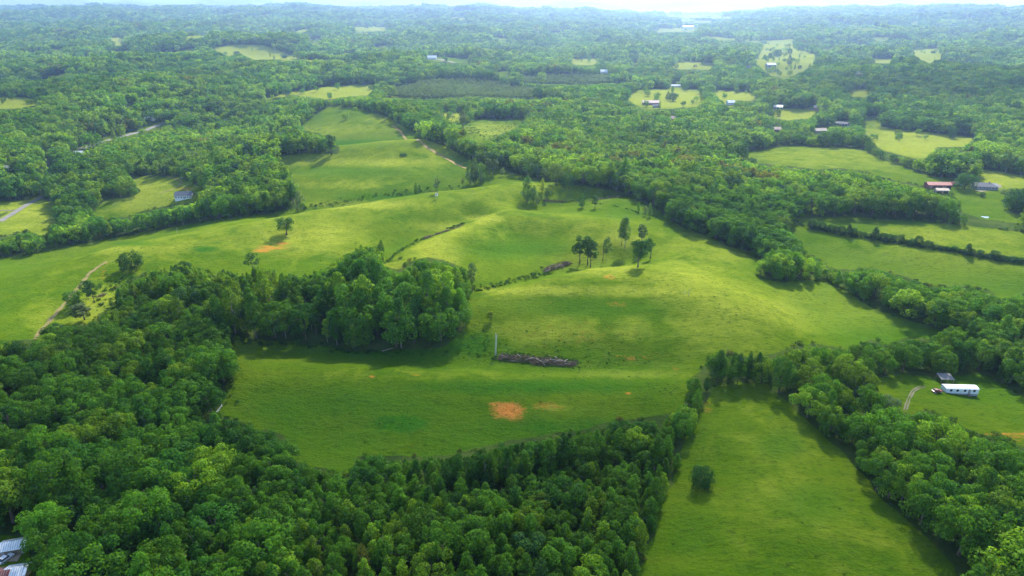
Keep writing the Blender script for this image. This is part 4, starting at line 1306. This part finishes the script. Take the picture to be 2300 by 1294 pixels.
def edge_scrub():
    x, y = scatter(140, 720, 2.3, 42)
    z = terrain(x, y)
    bx_, by_, _ = project(x, y, z)
    w = sample(wood_map, bx_, by_)
    keep = (w > 0.22) & (w < 0.8) & (cover_at(bx_, by_) != PLANT) & (rng.random(len(x)) < 0.5 + 0.9 * noise(x / 14, y / 14, 151))
    x, y, z = x[keep], y[keep], z[keep]
    n = len(x)
    h = 0.35 + 1.9 * rng.random(n) ** 2.2
    wd = h * (0.8 + 0.7 * rng.random(n))
    cols = np.array([(0.034, 0.105, 0.012), (0.060, 0.150, 0.012), (0.110, 0.200, 0.014), (0.10, 0.12, 0.03)])[rng.integers(0, 4, n)] * (0.75 + 0.5 * rng.random((n, 1)))
    instanced('undergrowth', np.stack([x, y, z - 0.05], -1), rng.integers(0, NVAR['shrub'], n), rng.random(n) * 6.28, np.stack([wd, wd, h], -1), cols, [m for _, _, m in FORMS['shrub', 1]],
              label='ragged bushes and tall weeds along the edges of the woods', category='undergrowth')
edge_scrub()

# ------------------------------------------------------------------ roads, tracks, pond
def ribbon(name, pts, width, mat, ragged=0.15, lift=0.12, step=2.5):
    g = ground_at(*np.array(pts, float).T)[:, :2]
    for _ in range(2):                                     # round the corners
        q = [g[0]]
        for a, b in zip(g[:-1], g[1:]):
            q += [a * .75 + b * .25, a * .25 + b * .75]
        g = np.array(q + [g[-1]])
    seg = np.hypot(*(g[1:] - g[:-1]).T)
    s_ = np.concatenate([[0], np.cumsum(seg)])
    n = max(6, int(s_[-1] / step))
    u = np.linspace(0, s_[-1], n)
    p = np.stack([np.interp(u, s_, g[:, 0]), np.interp(u, s_, g[:, 1])], -1)
    d = np.gradient(p, axis=0)
    d /= np.linalg.norm(d, axis=1, keepdims=True)
    nrm = np.stack([-d[:, 1], d[:, 0]], -1)
    cols = np.linspace(-1, 1, 5)
    V = []
    for i in range(n):
        for c in cols:
            w = width * 0.5 * (1 + ragged * noise(p[i, 0] / 4 + 9 * np.sign(c), p[i, 1] / 4, 17) * 2)
            q = p[i] + nrm[i] * c * w
            V.append((q[0], q[1], float(terrain(q[0], q[1])) + lift))
    F = [(i * 5 + j, i * 5 + j + 1, i * 5 + j + 6, i * 5 + j + 5) for i in range(n - 1) for j in range(4)]
    return tag(link(name, np_mesh(name, V, F, [mat], smooth=True)), kind='structure')

ASPHALT = material('worn_asphalt', (0.155, 0.15, 0.135), var=0.15, scale=0.3)
GRAVEL = material('gravel', (0.125, 0.12, 0.06), var=0.2, scale=0.5)
DIRT = material('track_dirt', (0.14, 0.135, 0.025), var=0.3, scale=0.25, color2=(0.22, 0.165, 0.05))
RED_DIRT = material('red_track_dirt', (0.15, 0.15, 0.025), var=0.3, scale=0.16, color2=(0.30, 0.17, 0.065))
ribbon('road', ROAD, 5.2, ASPHALT, 0.03, 0.25)
ribbon('driveway', [(0, 473), (35, 473), (50, 468)], 3.5, GRAVEL, 0.05, 0.22)
ribbon('dirt_track', [(80, 762), (110, 720), (150, 680), (190, 625), (215, 603), (240, 588)], 2.3, DIRT, 0.5)
ribbon('dirt_track', [(882, 282), (905, 300), (942, 322), (985, 346), (1018, 365), (1050, 380)], 3.2, RED_DIRT, 0.6)
ribbon('wheel_rut', [(2078, 868), (2058, 870), (2046, 880), (2036, 902), (2030, 922)], 0.55, GRAVEL, 0.5, 0.1, 1.2)
ribbon('wheel_rut', [(2078, 871), (2062, 873), (2051, 882), (2042, 904), (2036, 922)], 0.55, GRAVEL, 0.5, 0.1, 1.2)
ribbon('footpath', [(375, 396), (400, 402), (412, 411), (390, 426), (362, 434)], 2.2, DIRT, 0.3)
ribbon('driveway', [(2196, 430), (2222, 426), (2246, 417), (2228, 412)], 6, GRAVEL, 0.1)
ribbon('driveway', [(1690, 246), (1720, 252), (1745, 250)], 5, GRAVEL, 0.1)
ribbon('driveway', [(1806, 243), (1826, 246), (1838, 241)], 7, GRAVEL, 0.1)
ribbon('far_road', [(955, 128), (985, 134), (1020, 141)], 14, GRAVEL, 0.05, 0.5, 8)
ribbon('yard_dirt', [(-40, 1248), (20, 1250), (48, 1246)], 5.5, material('yard_dirt', (0.30, 0.22, 0.15), var=0.25, scale=0.8), 0.3)

def pond(px, py, rx, ry):
    p = at(px, py)
    s = Shape()
    n = 28
    ring = []
    for k in range(n):
        a = 2 * math.pi * k / n
        w = 1 + 0.18 * math.sin(3 * a + 1) + 0.1 * math.sin(5 * a)
        ring.append((p[0] + rx * w * math.cos(a), p[1] + ry * w * math.sin(a)))
    top = max(float(terrain(*q)) for q in ring) + 0.05
    s.add([(*q, top) for q in ring] + [(*q, top - 1.5) for q in ring], [tuple(range(n))] + [(k, k + n, (k + 1) % n + n, (k + 1) % n) for k in range(n)])
    m = material('pond_water', (0.05, 0.07, 0.06), rough=0.04, var=0.1, spec=0.8)
    tag(link('pond', s.mesh('pond', m)), kind='structure')
pond(2144, 472, 2.2, 6)
pond(2213, 488, 2.6, 2.6)

# ------------------------------------------------------------------ buildings and vehicles
MATS = {k: material(k, c, rough=r_, var=v_, scale=sc_) for k, c, r_, v_, sc_ in (
    ('white', (0.74, 0.74, 0.72), .6, .06, 1), ('slate', (0.12, 0.125, 0.14), .7, .2, 2), ('dark_red', (0.20, 0.055, 0.045), .8, .2, 2), ('red_metal', (0.48, 0.20, 0.16), .5, .2, .6),
    ('tan', (0.42, 0.33, 0.23), .8, .15, 1), ('tan_metal', (0.50, 0.39, 0.29), .6, .15, .6), ('grey', (0.30, 0.30, 0.29), .8, .15, 1), ('white_metal', (0.74, 0.75, 0.75), .4, .08, .5),
    ('brick', (0.34, 0.16, 0.11), .85, .25, 3), ('pink_metal', (0.50, 0.33, 0.30), .6, .15, .6), ('glass_and_shade', (0.03, 0.04, 0.05), .1, .1, 1), ('wood', (0.22, 0.17, 0.12), .8, .3, 2))}

def door_panel(parent, x, y, w, h, mat, side=-1, name='door'):
    s = Shape()
    s.box(x - w / 2, x + w / 2, min(y, y + side * 0.06), max(y, y + side * 0.06), 0.0, h)
    return link(name, s.mesh(name, mat), parent)

def window(parent, x, y, w, h, z, side=-1):
    s = Shape()
    y1 = y + side * 0.07
    for a in ((x - w / 2 - .08, x + w / 2 + .08, z - .08, z), (x - w / 2 - .08, x + w / 2 + .08, z + h, z + h + .08), (x - w / 2 - .08, x - w / 2, z, z + h), (x + w / 2, x + w / 2 + .08, z, z + h)):
        s.box(a[0], a[1], min(y, y1), max(y, y1), a[2], a[3])
    f = link('window', s.mesh('window_frame', MATS['white']), parent)
    g = Shape()
    g.box(x - w / 2, x + w / 2, min(y, y + side * 0.03), max(y, y + side * 0.03), z, z + h)
    link('pane', g.mesh('pane', MATS['glass_and_shade']), f)

def building(name, px, py, L_, W_, H_, R_, turn, wall, roof, label, category):
    p = at(px, py)
    ang = R(turn)
    # the given pixel is the foot of the near wall
    off = Vector((-math.sin(ang), math.cos(ang))) * W_ / 2
    cx_, cy_ = p[0] + off.x, p[1] + off.y
    cor = [(cx_ + a * L_ / 2 * math.cos(ang) - b * W_ / 2 * math.sin(ang), cy_ + a * L_ / 2 * math.sin(ang) + b * W_ / 2 * math.cos(ang)) for a in (-1, 1) for b in (-1, 1)]
    z = float(np.mean([terrain(*c) for c in cor]))
    drop = z - min(float(terrain(*c)) for c in cor) + 0.3
    e = link(name, None, loc=(cx_, cy_, z), rotz=ang)
    tag(e, label, category)
    l2, w2 = L_ / 2, W_ / 2
    s = Shape()
    s.box(-l2, l2, -w2, w2, -drop, H_)
    s.prism_x([(-w2, H_), (w2, H_), (0, H_ + R_ - 0.05)], -l2 + .002, l2 - .002)
    link('wall', s.mesh('wall', MATS[wall]), e)
    s = Shape()
    o, t = 0.5, 0.16
    k = R_ / w2
    hip = min(w2, l2 * 0.6) if 'hipped' in label else 0.0
    for sg in (-1, 1):
        yo, zo = sg * (w2 + o), H_ - o * k
        a = [(-l2 - o, yo, zo), (l2 + o, yo, zo), (l2 + o - hip, 0, H_ + R_), (-l2 - o + hip, 0, H_ + R_)]
        a = a if sg < 0 else a[::-1]
        b = [(q[0], q[1], q[2] + t) for q in a]
        s.add(a + b, [(3, 2, 1, 0), (4, 5, 6, 7), (0, 1, 5, 4), (1, 2, 6, 5), (2, 3, 7, 6), (3, 0, 4, 7)])
    if hip:
        for sg in (-1, 1):
            x0 = sg * (l2 + o)
            a = [(x0, -w2 - o, H_ - o * k + .01), (x0, w2 + o, H_ - o * k + .01), (x0 - sg * hip, 0, H_ + R_ + .01)]
            a = a if sg > 0 else a[::-1]
            b = [(q[0], q[1], q[2] + t) for q in a]
            s.add(a + b, [(2, 1, 0), (3, 4, 5), (0, 1, 4, 3), (1, 2, 5, 4), (2, 0, 3, 5)])
    rf = link('roof', s.mesh('roof', MATS[roof]), e)
    if category == 'house' and L_ > 11:
        s = Shape()
        s.box(l2 * .35, l2 * .35 + .9, .2, 1.1, H_ + R_ * .4, H_ + R_ + .9)
        link('chimney', s.mesh('chimney', MATS['brick']), rf)
    if category in ('house', 'garage', 'greenhouse'):
        door_panel(e, L_ * 0.06, -w2, 1.0, 2.1, MATS['wood'])
        n = max(1, int(L_ / 5))
        for i in range(n):
            for x in (-l2 + (i + .5) * L_ / (2 * n), l2 * .18 + (i + .5) * (l2 * .8) / n):
                if abs(x - L_ * .06) > 1.2 and abs(x) < l2 - .9:
                    window(e, x, -w2, 1.2, 1.1, 1.0)
    else:
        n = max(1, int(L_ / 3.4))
        for i in range(n):                                 # barn front bays: dark panels painted as shaded openings, between wooden doors
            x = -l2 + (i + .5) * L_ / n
            door_panel(e, x, -w2, L_ / n * .72, H_ * .72, MATS['glass_and_shade'] if i % 3 else MATS['wood'], name='bay_door_or_shade')
    return e

for nm_, (bx_, by_), L_, W_, H_, R_, turn, wall, roof, label, category in BUILDINGS:
    building(nm_, bx_, by_, L_, W_, H_, R_, turn, wall, roof, label, category)

# long white poultry sheds on the far hills
for i, (x, y, Ls, lab) in enumerate([(332, 24, 60, 'long white poultry shed under the left skyline'), (562, 33, 60, 'white poultry shed left of its pair on the far hill'),
                                    (626, 34, 70, 'white poultry shed right of its pair on the far hill'), (722, 30, 70, 'long white poultry shed on the far hill above the ridge'),
                                    (640, 70, 50, 'white poultry shed among trees in front of the far hill'), (1490, 60, 60, 'pale shed in the far bright valley'),
                                    (1545, 66, 60, 'second pale shed in the far bright valley'), (1250, 47, 40, 'small white shed in the middle of the far hazy woods')]):
    p = at(x, y)
    e = link('poultry_shed', None, loc=(p[0], p[1], p[2] + 12), rotz=R(4 - 3 * i))
    tag(e, lab, 'poultry shed', 'poultry sheds on the far hills')
    s = Shape()
    s.box(-Ls / 2, Ls / 2, -8, 8, -16, 4.5)
    link('wall', s.mesh('wall', MATS['white']), e)
    s = Shape()
    s.prism_x([(-9, 4.5), (9, 4.5), (0, 8)], -Ls / 2 - 1, Ls / 2 + 1)
    link('roof', s.mesh('roof', MATS['white_metal']), e)

def mobile_home():
    p = at(2160, 887)
    e = link('mobile_home', None, loc=(p[0], p[1] + 2.1, p[2]), rotz=R(-3))
    tag(e, 'white mobile home with a rounded roof on the lawn right of the big hedgerow', 'mobile home')
    Lh, W_, H_ = 6.9, 2.0, 2.75
    s = Shape()
    s.box(-Lh, Lh, -W_, W_, 0.55, H_)
    body = link('body', s.mesh('body', MATS['white_metal']), e)
    s = Shape()
    prof = [(-W_ - .1, H_), (W_ + .1, H_), (W_ * .75, H_ + .28), (W_ * .3, H_ + .42), (-W_ * .3, H_ + .42), (-W_ * .75, H_ + .28)]
    s.prism_x(prof, -Lh - .15, Lh + .15)
    link('roof', s.mesh('roof', MATS['white_metal']), e)
    s = Shape()
    s.box(-Lh + .05, Lh - .05, -W_ + .05, W_ - .05, -.5, .55)
    link('skirting', s.mesh('skirting', MATS['grey']), e)
    for x in (-4.7, -2.0, 1.1, 5.0):
        window(e, x, -W_, 1.0, 1.1, 1.5)
    d = Shape()
    d.box(2.5, 3.5, -W_ - .06, -W_, .6, 2.7)
    dd = link('door', d.mesh('door', MATS['grey']), e)
    h = Shape()
    h.box(3.3, 3.4, -W_ - .12, -W_ - .06, 1.6, 1.75)
    link('handle', h.mesh('handle', MATS['slate']), dd)
    st = Shape()
    for k in range(3):
        st.box(2.4, 3.6, -W_ - .3 - .3 * (k + 1), -W_ - .3 * k - .07, -.1, .6 - .2 * k)
    link('steps', st.mesh('steps', MATS['wood']), e)
    hb = Shape()
    hb.tube([(Lh - .02, 0, .75), (Lh + 1.3, 0, .65)], [.09, .07], 6)
    link('tow_bar', hb.mesh('tow_bar', MATS['slate']), e)
mobile_home()

def carport():
    p = at(2130, 866)
    e = link('carport', None, loc=(p[0], p[1] + 3.2, p[2]), rotz=R(-6))
    tag(e, 'grey metal carport on posts behind the white mobile home', 'carport')
    s = Shape()
    s.prism_x([(-2.6, 2.5), (2.6, 2.9), (2.6, 3.02), (-2.6, 2.62)], -2.9, 2.9)
    rf = link('roof', s.mesh('roof', material('galvanised', (0.15, 0.148, 0.15), rough=.75, var=.3, scale=1.2)), e)
    s = Shape()
    for k in range(13):
        s.prism_x([(-2.6, 2.625), (2.6, 3.025), (2.6, 3.07), (-2.6, 2.67)], -2.8 + k * .45, -2.73 + k * .45)
    link('roof_rib', s.mesh('roof_rib', MATS['grey']), rf)
    for x in (-2.6, 0, 2.6):
        for y in (-2.3, 2.3):
            t = Shape()
            t.box(x - .07, x + .07, y - .07, y + .07, -.4, 2.5 if y < 0 else 2.85)
            link('post', t.mesh('post', MATS['wood']), e)
carport()

def car(px, py, turn, color, label, scale=1.0):
    p = at(px, py)
    e = link('parked_car', None, loc=p, rotz=R(turn))
    e.scale = (scale,) * 3
    tag(e, label, 'car')
    paint_ = material('car_paint', color, rough=.3, var=.05, spec=.6)
    s = Shape()
    s.prism([(-2.1, .35), (2.05, .35), (2.15, .6), (2.05, .82), (1.05, .95), (-1.75, .98), (-2.12, .85)], -.85, .85)
    link('body', s.mesh('body', paint_), e)
    s = Shape()
    s.prism([(-1.75, .975), (1.0, .945), (.35, 1.42), (-1.25, 1.45)], -.72, .72)
    cb = link('cabin', s.mesh('cabin', MATS['glass_and_shade']), e)
    s = Shape()
    s.box(-1.2, .32, -.70, .70, 1.44, 1.49)
    link('roof', s.mesh('roof', paint_), cb)
    for x in (-1.35, 1.3):
        for y in (-.86, .86):
            t = Shape()
            t.tube([(x, y - .1, .33), (x, y + .1, .33)], [.33, .33], 12)
            w = link('wheel', t.mesh('tyre', MATS['slate']), e)
            r_ = Shape()
            r_.tube([(x, y - .11 if y < 0 else y + .1, .33), (x, y - .1 if y < 0 else y + .11, .33)], [.19, .19], 10)
            link('rim', r_.mesh('rim', MATS['white_metal']), w)
    for y in (-.6, .6):
        t = Shape()
        t.box(2.05, 2.17, y - .18, y + .18, .6, .75)
        link('headlight', t.mesh('headlight', MATS['white']), e)
car(2104, 881, 8, (0.24, 0.05, 0.04), 'dark red car parked left of the white mobile home')

def yard_shed(name, px, py, Ls, W_, H_, R_, turn, roofm, wallm, label):
    e = building(name, px, py, Ls, W_, H_, R_, turn, wallm, roofm, label, 'shed')
    s = Shape()
    k = R_ / (W_ / 2)
    for i in range(int(Ls / .6)):
        x = -Ls / 2 + .3 + i * .6
        for sg in (-1, 1):
            a = [(x, sg * (W_ / 2 + .45), H_ - .45 * k + .16), (x + .09, sg * (W_ / 2 + .45), H_ - .45 * k + .16), (x + .09, 0, H_ + R_ + .16), (x, 0, H_ + R_ + .16)]
            a = a if sg < 0 else a[::-1]
            b = [(q[0], q[1], q[2] + .06) for q in a]
            s.add(a + b, [(3, 2, 1, 0), (4, 5, 6, 7), (0, 1, 5, 4), (1, 2, 6, 5), (2, 3, 7, 6), (3, 0, 4, 7)])
    rf = [c for c in e.children if c.name.startswith('roof')][0]
    link('roof_rib', s.mesh('roof_rib', MATS['grey']), rf)
bpy.context.view_layer.update()
yard_shed('metal_shed', 30, 1246, 6.0, 4.2, 2.4, 1.0, 16, 'white_metal', 'grey', 'grey metal-roofed shed under the trees at the lower left corner')
yard_shed('white_shed', 36, 1306, 5.0, 4.0, 2.3, .8, 12, 'white_metal', 'tan', 'white-roofed shed cut by the bottom left corner of the frame')
yard_shed('brown_shed', 2, 1312, 3.6, 4.0, 2.1, .8, 12, 'dark_red', 'wood', 'brown-roofed shed beside the white-roofed one in the bottom left corner')
car(14, 1258, 70, (0.65, 0.65, 0.66), 'white car parked beside the grey metal-roofed shed')

def hunting_stand():
    p = at(981, 447)
    e = link('hunting_stand', None, loc=p)
    tag(e, 'small white box on legs beside the pale thin tree on the upper draw', 'hunting stand')
    s = Shape()
    s.box(-.9, .9, -.9, .9, 2.6, 4.4)
    b = link('cabin', s.mesh('cabin', MATS['white']), e)
    s = Shape()
    s.prism_x([(-1.1, 4.4), (1.1, 4.4), (1.1, 4.55), (-1.1, 4.7)], -1.1, 1.1)
    link('roof', s.mesh('roof', MATS['slate']), e)
    window(b, 0, -.9, 1.0, .5, 3.5)
    for x in (-.8, .8):
        for y in (-.8, .8):
            t = Shape()
            t.tube([(x * 1.35, y * 1.35, -.2), (x, y, 2.6)], [.07, .07], 5)
            link('leg', t.mesh('leg', MATS['slate']), e)
hunting_stand()

# ------------------------------------------------------------------ dead wood
DEAD = material('dead_wood', (0.11, 0.068, 0.038), var=0.5, scale=2.5, color2=(0.22, 0.145, 0.085))
DEAD_PALE = material('dead_wood_pale', (0.26, 0.21, 0.15), var=0.3, scale=2.5, color2=(0.42, 0.35, 0.26))

def log_heap(pts, n_logs, n_twigs, width, height, lmin, lmax, where):
    g = ground_at(*np.array(pts, float).T)[:, :2]
    seg = np.hypot(*(g[1:] - g[:-1]).T)
    cum = np.concatenate([[0], np.cumsum(seg)])
    def spot(t):
        u = t * cum[-1]
        k = min(len(seg) - 1, int(np.searchsorted(cum, u, 'right') - 1))
        d = (g[k + 1] - g[k]) / seg[k]
        return g[k] + d * (u - cum[k]), d
    def stick(Ls, r0, spread):
        q, d = spot(random.random())
        tap = .45 + .55 * math.sin(math.pi * min(1, max(0, np.hypot(*(q - g[0])) / cum[-1])) * .9 + .25)
        off = max(-1, min(1, random.gauss(0, .45))) * tap
        q = q + np.array([-d[1], d[0]]) * off * width * .5
        a = math.atan2(d[1], d[0]) + random.gauss(0, spread * 2.3)
        zt = float(terrain(*q)) + max(.1, height * tap * (1 - off * off) * random.random())
        v = Vector((math.cos(a), math.sin(a), random.gauss(0, .16 if spread < .5 else .5)))
        c = Vector((q[0], q[1], zt))
        bend = Vector((random.gauss(0, .06), random.gauss(0, .06), random.gauss(0, .05))) * Ls
        return [c - v * Ls / 2, c + bend, c + v * Ls / 2], [r0, r0 * .85, r0 * .55]
    for i in range(n_logs):
        s = Shape()
        Ls = lmin + (lmax - lmin) * random.random()
        r0 = .13 + .16 * random.random()
        pts_, rad = stick(Ls, r0, .22)
        s.tube(pts_, rad, 7)
        pale = random.random() < .3
        o = link('log', s.mesh('log', DEAD_PALE if pale else DEAD, smooth=True))
        tag(o, f"{'pale' if pale else 'grey-brown'} {'long' if Ls > (lmin + lmax) / 2 else 'short'} log in the {where}", 'log', f'logs of the {where}')
    s = Shape()
    for _ in range(n_twigs):
        pts_, rad = stick(1.2 + 2.8 * random.random(), .03 + .05 * random.random(), .7)
        s.tube(pts_, rad, 4)
    tag(link('brushwood', s.mesh('brushwood', DEAD)), f'tangle of dead branches in the {where}', 'brushwood', None, 'stuff')

log_heap([(1122, 803), (1160, 806), (1210, 813), (1292, 820)], 95, 700, 7.5, 1.3, 2.0, 6.5, 'largest log pile below the dead trunk')
log_heap([(1224, 612), (1238, 603), (1262, 596), (1280, 590)], 44, 320, 6.5, 1.8, 2.5, 6.0, 'middle log pile in the gully')
log_heap([(951, 537), (972, 530)], 16, 120, 4.0, 1.5, 2.0, 5.0, 'left half of the log pile on the upper gully')
log_heap([(976, 528), (1004, 520), (1040, 507)], 20, 160, 3.2, 1.3, 2.0, 5.5, 'right half of the log pile on the upper gully')
log_heap([(1222, 451), (1245, 453), (1272, 454)], 16, 140, 3.6, 1.3, 2.0, 5.0, 'log pile in the right draw')
log_heap([(1318, 454), (1360, 447), (1400, 442)], 14, 160, 3.2, 1.1, 2.0, 5.0, 'low log pile along the crest row')
log_heap([(952, 433), (975, 431)], 8, 80, 3.0, 1.0, 2.0, 4.5, 'small log pile behind the hunting stand')
log_heap([(220, 668), (238, 660)], 5, 60, 2.5, .8, 1.5, 3.5, 'small brush pile right of the dirt track')

SNAG = material('bleached_wood', (0.46, 0.41, 0.34), var=0.25, scale=2.5, color2=(0.64, 0.59, 0.50))
def dead_trunk(px, base, top, label, lean=0.0, thick=.3, name='dead_tree'):
    p = at(px, base)
    _, _, dp = project(*p)
    h = (base - top) / (FPX / dp) / math.cos(PITCH + math.atan((base - CY) / FPX))
    e = link(name, None, loc=p)
    tag(e, label, 'dead tree')
    s = Shape()
    s.tube([(0, 0, -.3), (lean * .3, 0, h * .3), (lean * .55 + .12, .1, h * .6), (lean * .9, 0, h * .85), (lean * .7, 0, h)], [thick, thick * .85, thick * .7, thick * .6, thick * .25], 8)
    link('trunk', s.mesh('trunk', SNAG, smooth=True), e)
    s = Shape()
    s.tube([(lean * .7, 0, h * .72), (lean * .7 + .7, .1, h * .8), (lean * .7 + .95, 0, h * .92)], [thick * .3, thick * .2, .03], 5)
    s.tube([(lean * .5, 0, h * .5), (lean * .5 - .5, .2, h * .56)], [thick * .25, .03], 5)
    link('branch', s.mesh('branch', SNAG), e)
dead_trunk(1113, 799, 749, 'pale dead trunk standing at the left end of the largest log pile', .35, .46)
dead_trunk(1546, 664, 647, 'thin pale dead sapling in the open pasture', .15, .10, 'dead_sapling')
dead_trunk(1538, 662, 653, 'shorter dead sapling left of the other in the open pasture', -.1, .08, 'dead_sapling')
dead_trunk(398, 526, 510, 'thin pale post leaning on the left slope', .5, .10, 'dead_sapling')
dead_trunk(2262, 1288, 1225, 'bare dead tree at the bottom right edge', .4, .16)
dead_trunk(2285, 1290, 1240, 'shorter bare dead tree at the bottom right edge', -.4, .13)

s = Shape()
a_, b_ = at(858, 790), at(884, 783)
s.tube([a_ + (0, 0, .25), (a_ + b_) / 2 + (0, 0, .4), b_ + (0, 0, .3)], [.25, .2, .12], 7)
tag(link('fallen_log', s.mesh('fallen_log', DEAD_PALE, smooth=True)), 'pale fallen log at the foot of the tall wood', 'log')

def fence(pts, label):
    g = ground_at(*np.array(pts, float).T)[:, :2]
    e = link('fence', None, loc=(g[0][0], g[0][1], float(terrain(*g[0]))))
    tag(e, label, 'fence')
    o = np.array(e.location)
    for (a, b) in zip(g[:-1], g[1:]):
        n = max(1, int(np.hypot(*(b - a)) / 3.0))
        for k in range(n + 1):
            q = a + (b - a) * k / n
            s = Shape()
            z = float(terrain(*q)) - o[2]
            s.box(q[0] - o[0] - .07, q[0] - o[0] + .07, q[1] - o[1] - .07, q[1] - o[1] + .07, z - .3, z + 1.3)
            link('post', s.mesh('post', MATS['white']), e)
        s = Shape()
        za, zb = float(terrain(*a)) - o[2], float(terrain(*b)) - o[2]
        for hgt in (.5, 1.05):
            s.tube([(a[0] - o[0], a[1] - o[1], za + hgt), (b[0] - o[0], b[1] - o[1], zb + hgt)], [.05, .05], 4)
        link('rail', s.mesh('rail', MATS['white']), e)
fence([(487, 930), (493, 922), (499, 914)], 'short white fence at the lower left corner of the pasture')

# ------------------------------------------------------------------ clouds above and ahead, out of the frame: they soften the sun on parts of the land
def build_cloud(gx, gy, rx, ry, rz, density, seed, alt=950.0):
    """A cloud whose shade falls round the ground point gx, gy."""
    k = alt / math.tan(R(SUN_EL))
    bm = bmesh.new()
    bmesh.ops.create_icosphere(bm, subdivisions=5, radius=1.0)
    co = np.array([v.co for v in bm.verts])
    lump = 1 + 0.16 * fbm(co[:, 0] * 1.6 + seed, co[:, 1] * 1.6 + co[:, 2], 300 + seed, 3)
    for v, f in zip(bm.verts, lump):
        v.co = Vector((v.co.x * rx * f, v.co.y * ry * f, v.co.z * rz * f))
    me = bpy.data.meshes.new('cloud')
    bm.to_mesh(me)
    bm.free()
    m = bpy.data.materials.new('cloud')
    m.use_nodes = True
    nt = m.node_tree
    nt.nodes.clear()
    v = nt.nodes.new('ShaderNodeVolumePrincipled')
    v.inputs['Color'].default_value = (0.98, 0.98, 0.98, 1)
    v.inputs['Density'].default_value = density
    v.inputs['Anisotropy'].default_value = 0.4
    o = nt.nodes.new('ShaderNodeOutputMaterial')
    nt.links.new(v.outputs[0], o.inputs['Volume'])
    me.materials.append(m)
    tag(link('cloud', me, loc=(gx + k * math.sin(R(SUN_AZ)), gy + k * math.cos(R(SUN_AZ)), alt)), kind='stuff')
build_cloud(-40, 130, 330, 200, 70, 0.0042, 1)
build_cloud(900, 1350, 420, 620, 70, 0.0034, 2)
build_cloud(-900, 1250, 300, 330, 60, 0.0036, 3)

def cloud_bank():  # added behind the hills to dim the overbright strip of horizon sky
    na, nh = 260, 26
    V, F = [], []
    for i in range(na):
        a = R(-62 + 124 * i / (na - 1))
        top = 1500 + 900 * float(fbm(i / 22.0, 0.3, 401, 4))
        for k in range(nh):
            t = k / (nh - 1)
            z = -300 + (top + 300) * t
            d = 27000 + 900 * float(fbm(i / 9.0, t * 6, 411, 3)) - 700 * math.sin(math.pi * t)
            V.append((d * math.sin(a), d * math.cos(a), z))
    n1 = len(V)
    V += [(x * 1.12, y * 1.12, z) for x, y, z in V]
    for i in range(na - 1):
        for k in range(nh - 1):
            q = (i * nh + k, (i + 1) * nh + k, (i + 1) * nh + k + 1, i * nh + k + 1)
            F += [q, tuple(n1 + j for j in q[::-1])]
        F += [(i * nh + nh - 1, (i + 1) * nh + nh - 1, n1 + (i + 1) * nh + nh - 1, n1 + i * nh + nh - 1)]
    m = material('cloud_bank', (0.90, 0.88, 0.87), rough=1.0, var=0.06, scale=0.0006, spec=0.0)
    tag(link('cloud_bank', np_mesh('cloud_bank', V, F, [m], smooth=True)), kind='stuff')
cloud_bank()

# ------------------------------------------------------------------ haze: the air between the camera and the hills
def build_haze():
    s = Shape()
    s.box(-16000, 16000, -16000, 16000, -60, 290)
    m = bpy.data.materials.new('haze')
    m.use_nodes = True
    nt = m.node_tree
    nt.nodes.clear()
    v = nt.nodes.new('ShaderNodeVolumePrincipled')
    v.inputs['Color'].default_value = (*HAZE_COLOR, 1)
    v.inputs['Density'].default_value = HAZE_DENSITY
    v.inputs['Anisotropy'].default_value = 0.62
    o = nt.nodes.new('ShaderNodeOutputMaterial')
    nt.links.new(v.outputs[0], o.inputs['Volume'])
    tag(link('haze', s.mesh('haze', m)), kind='stuff')
build_haze()
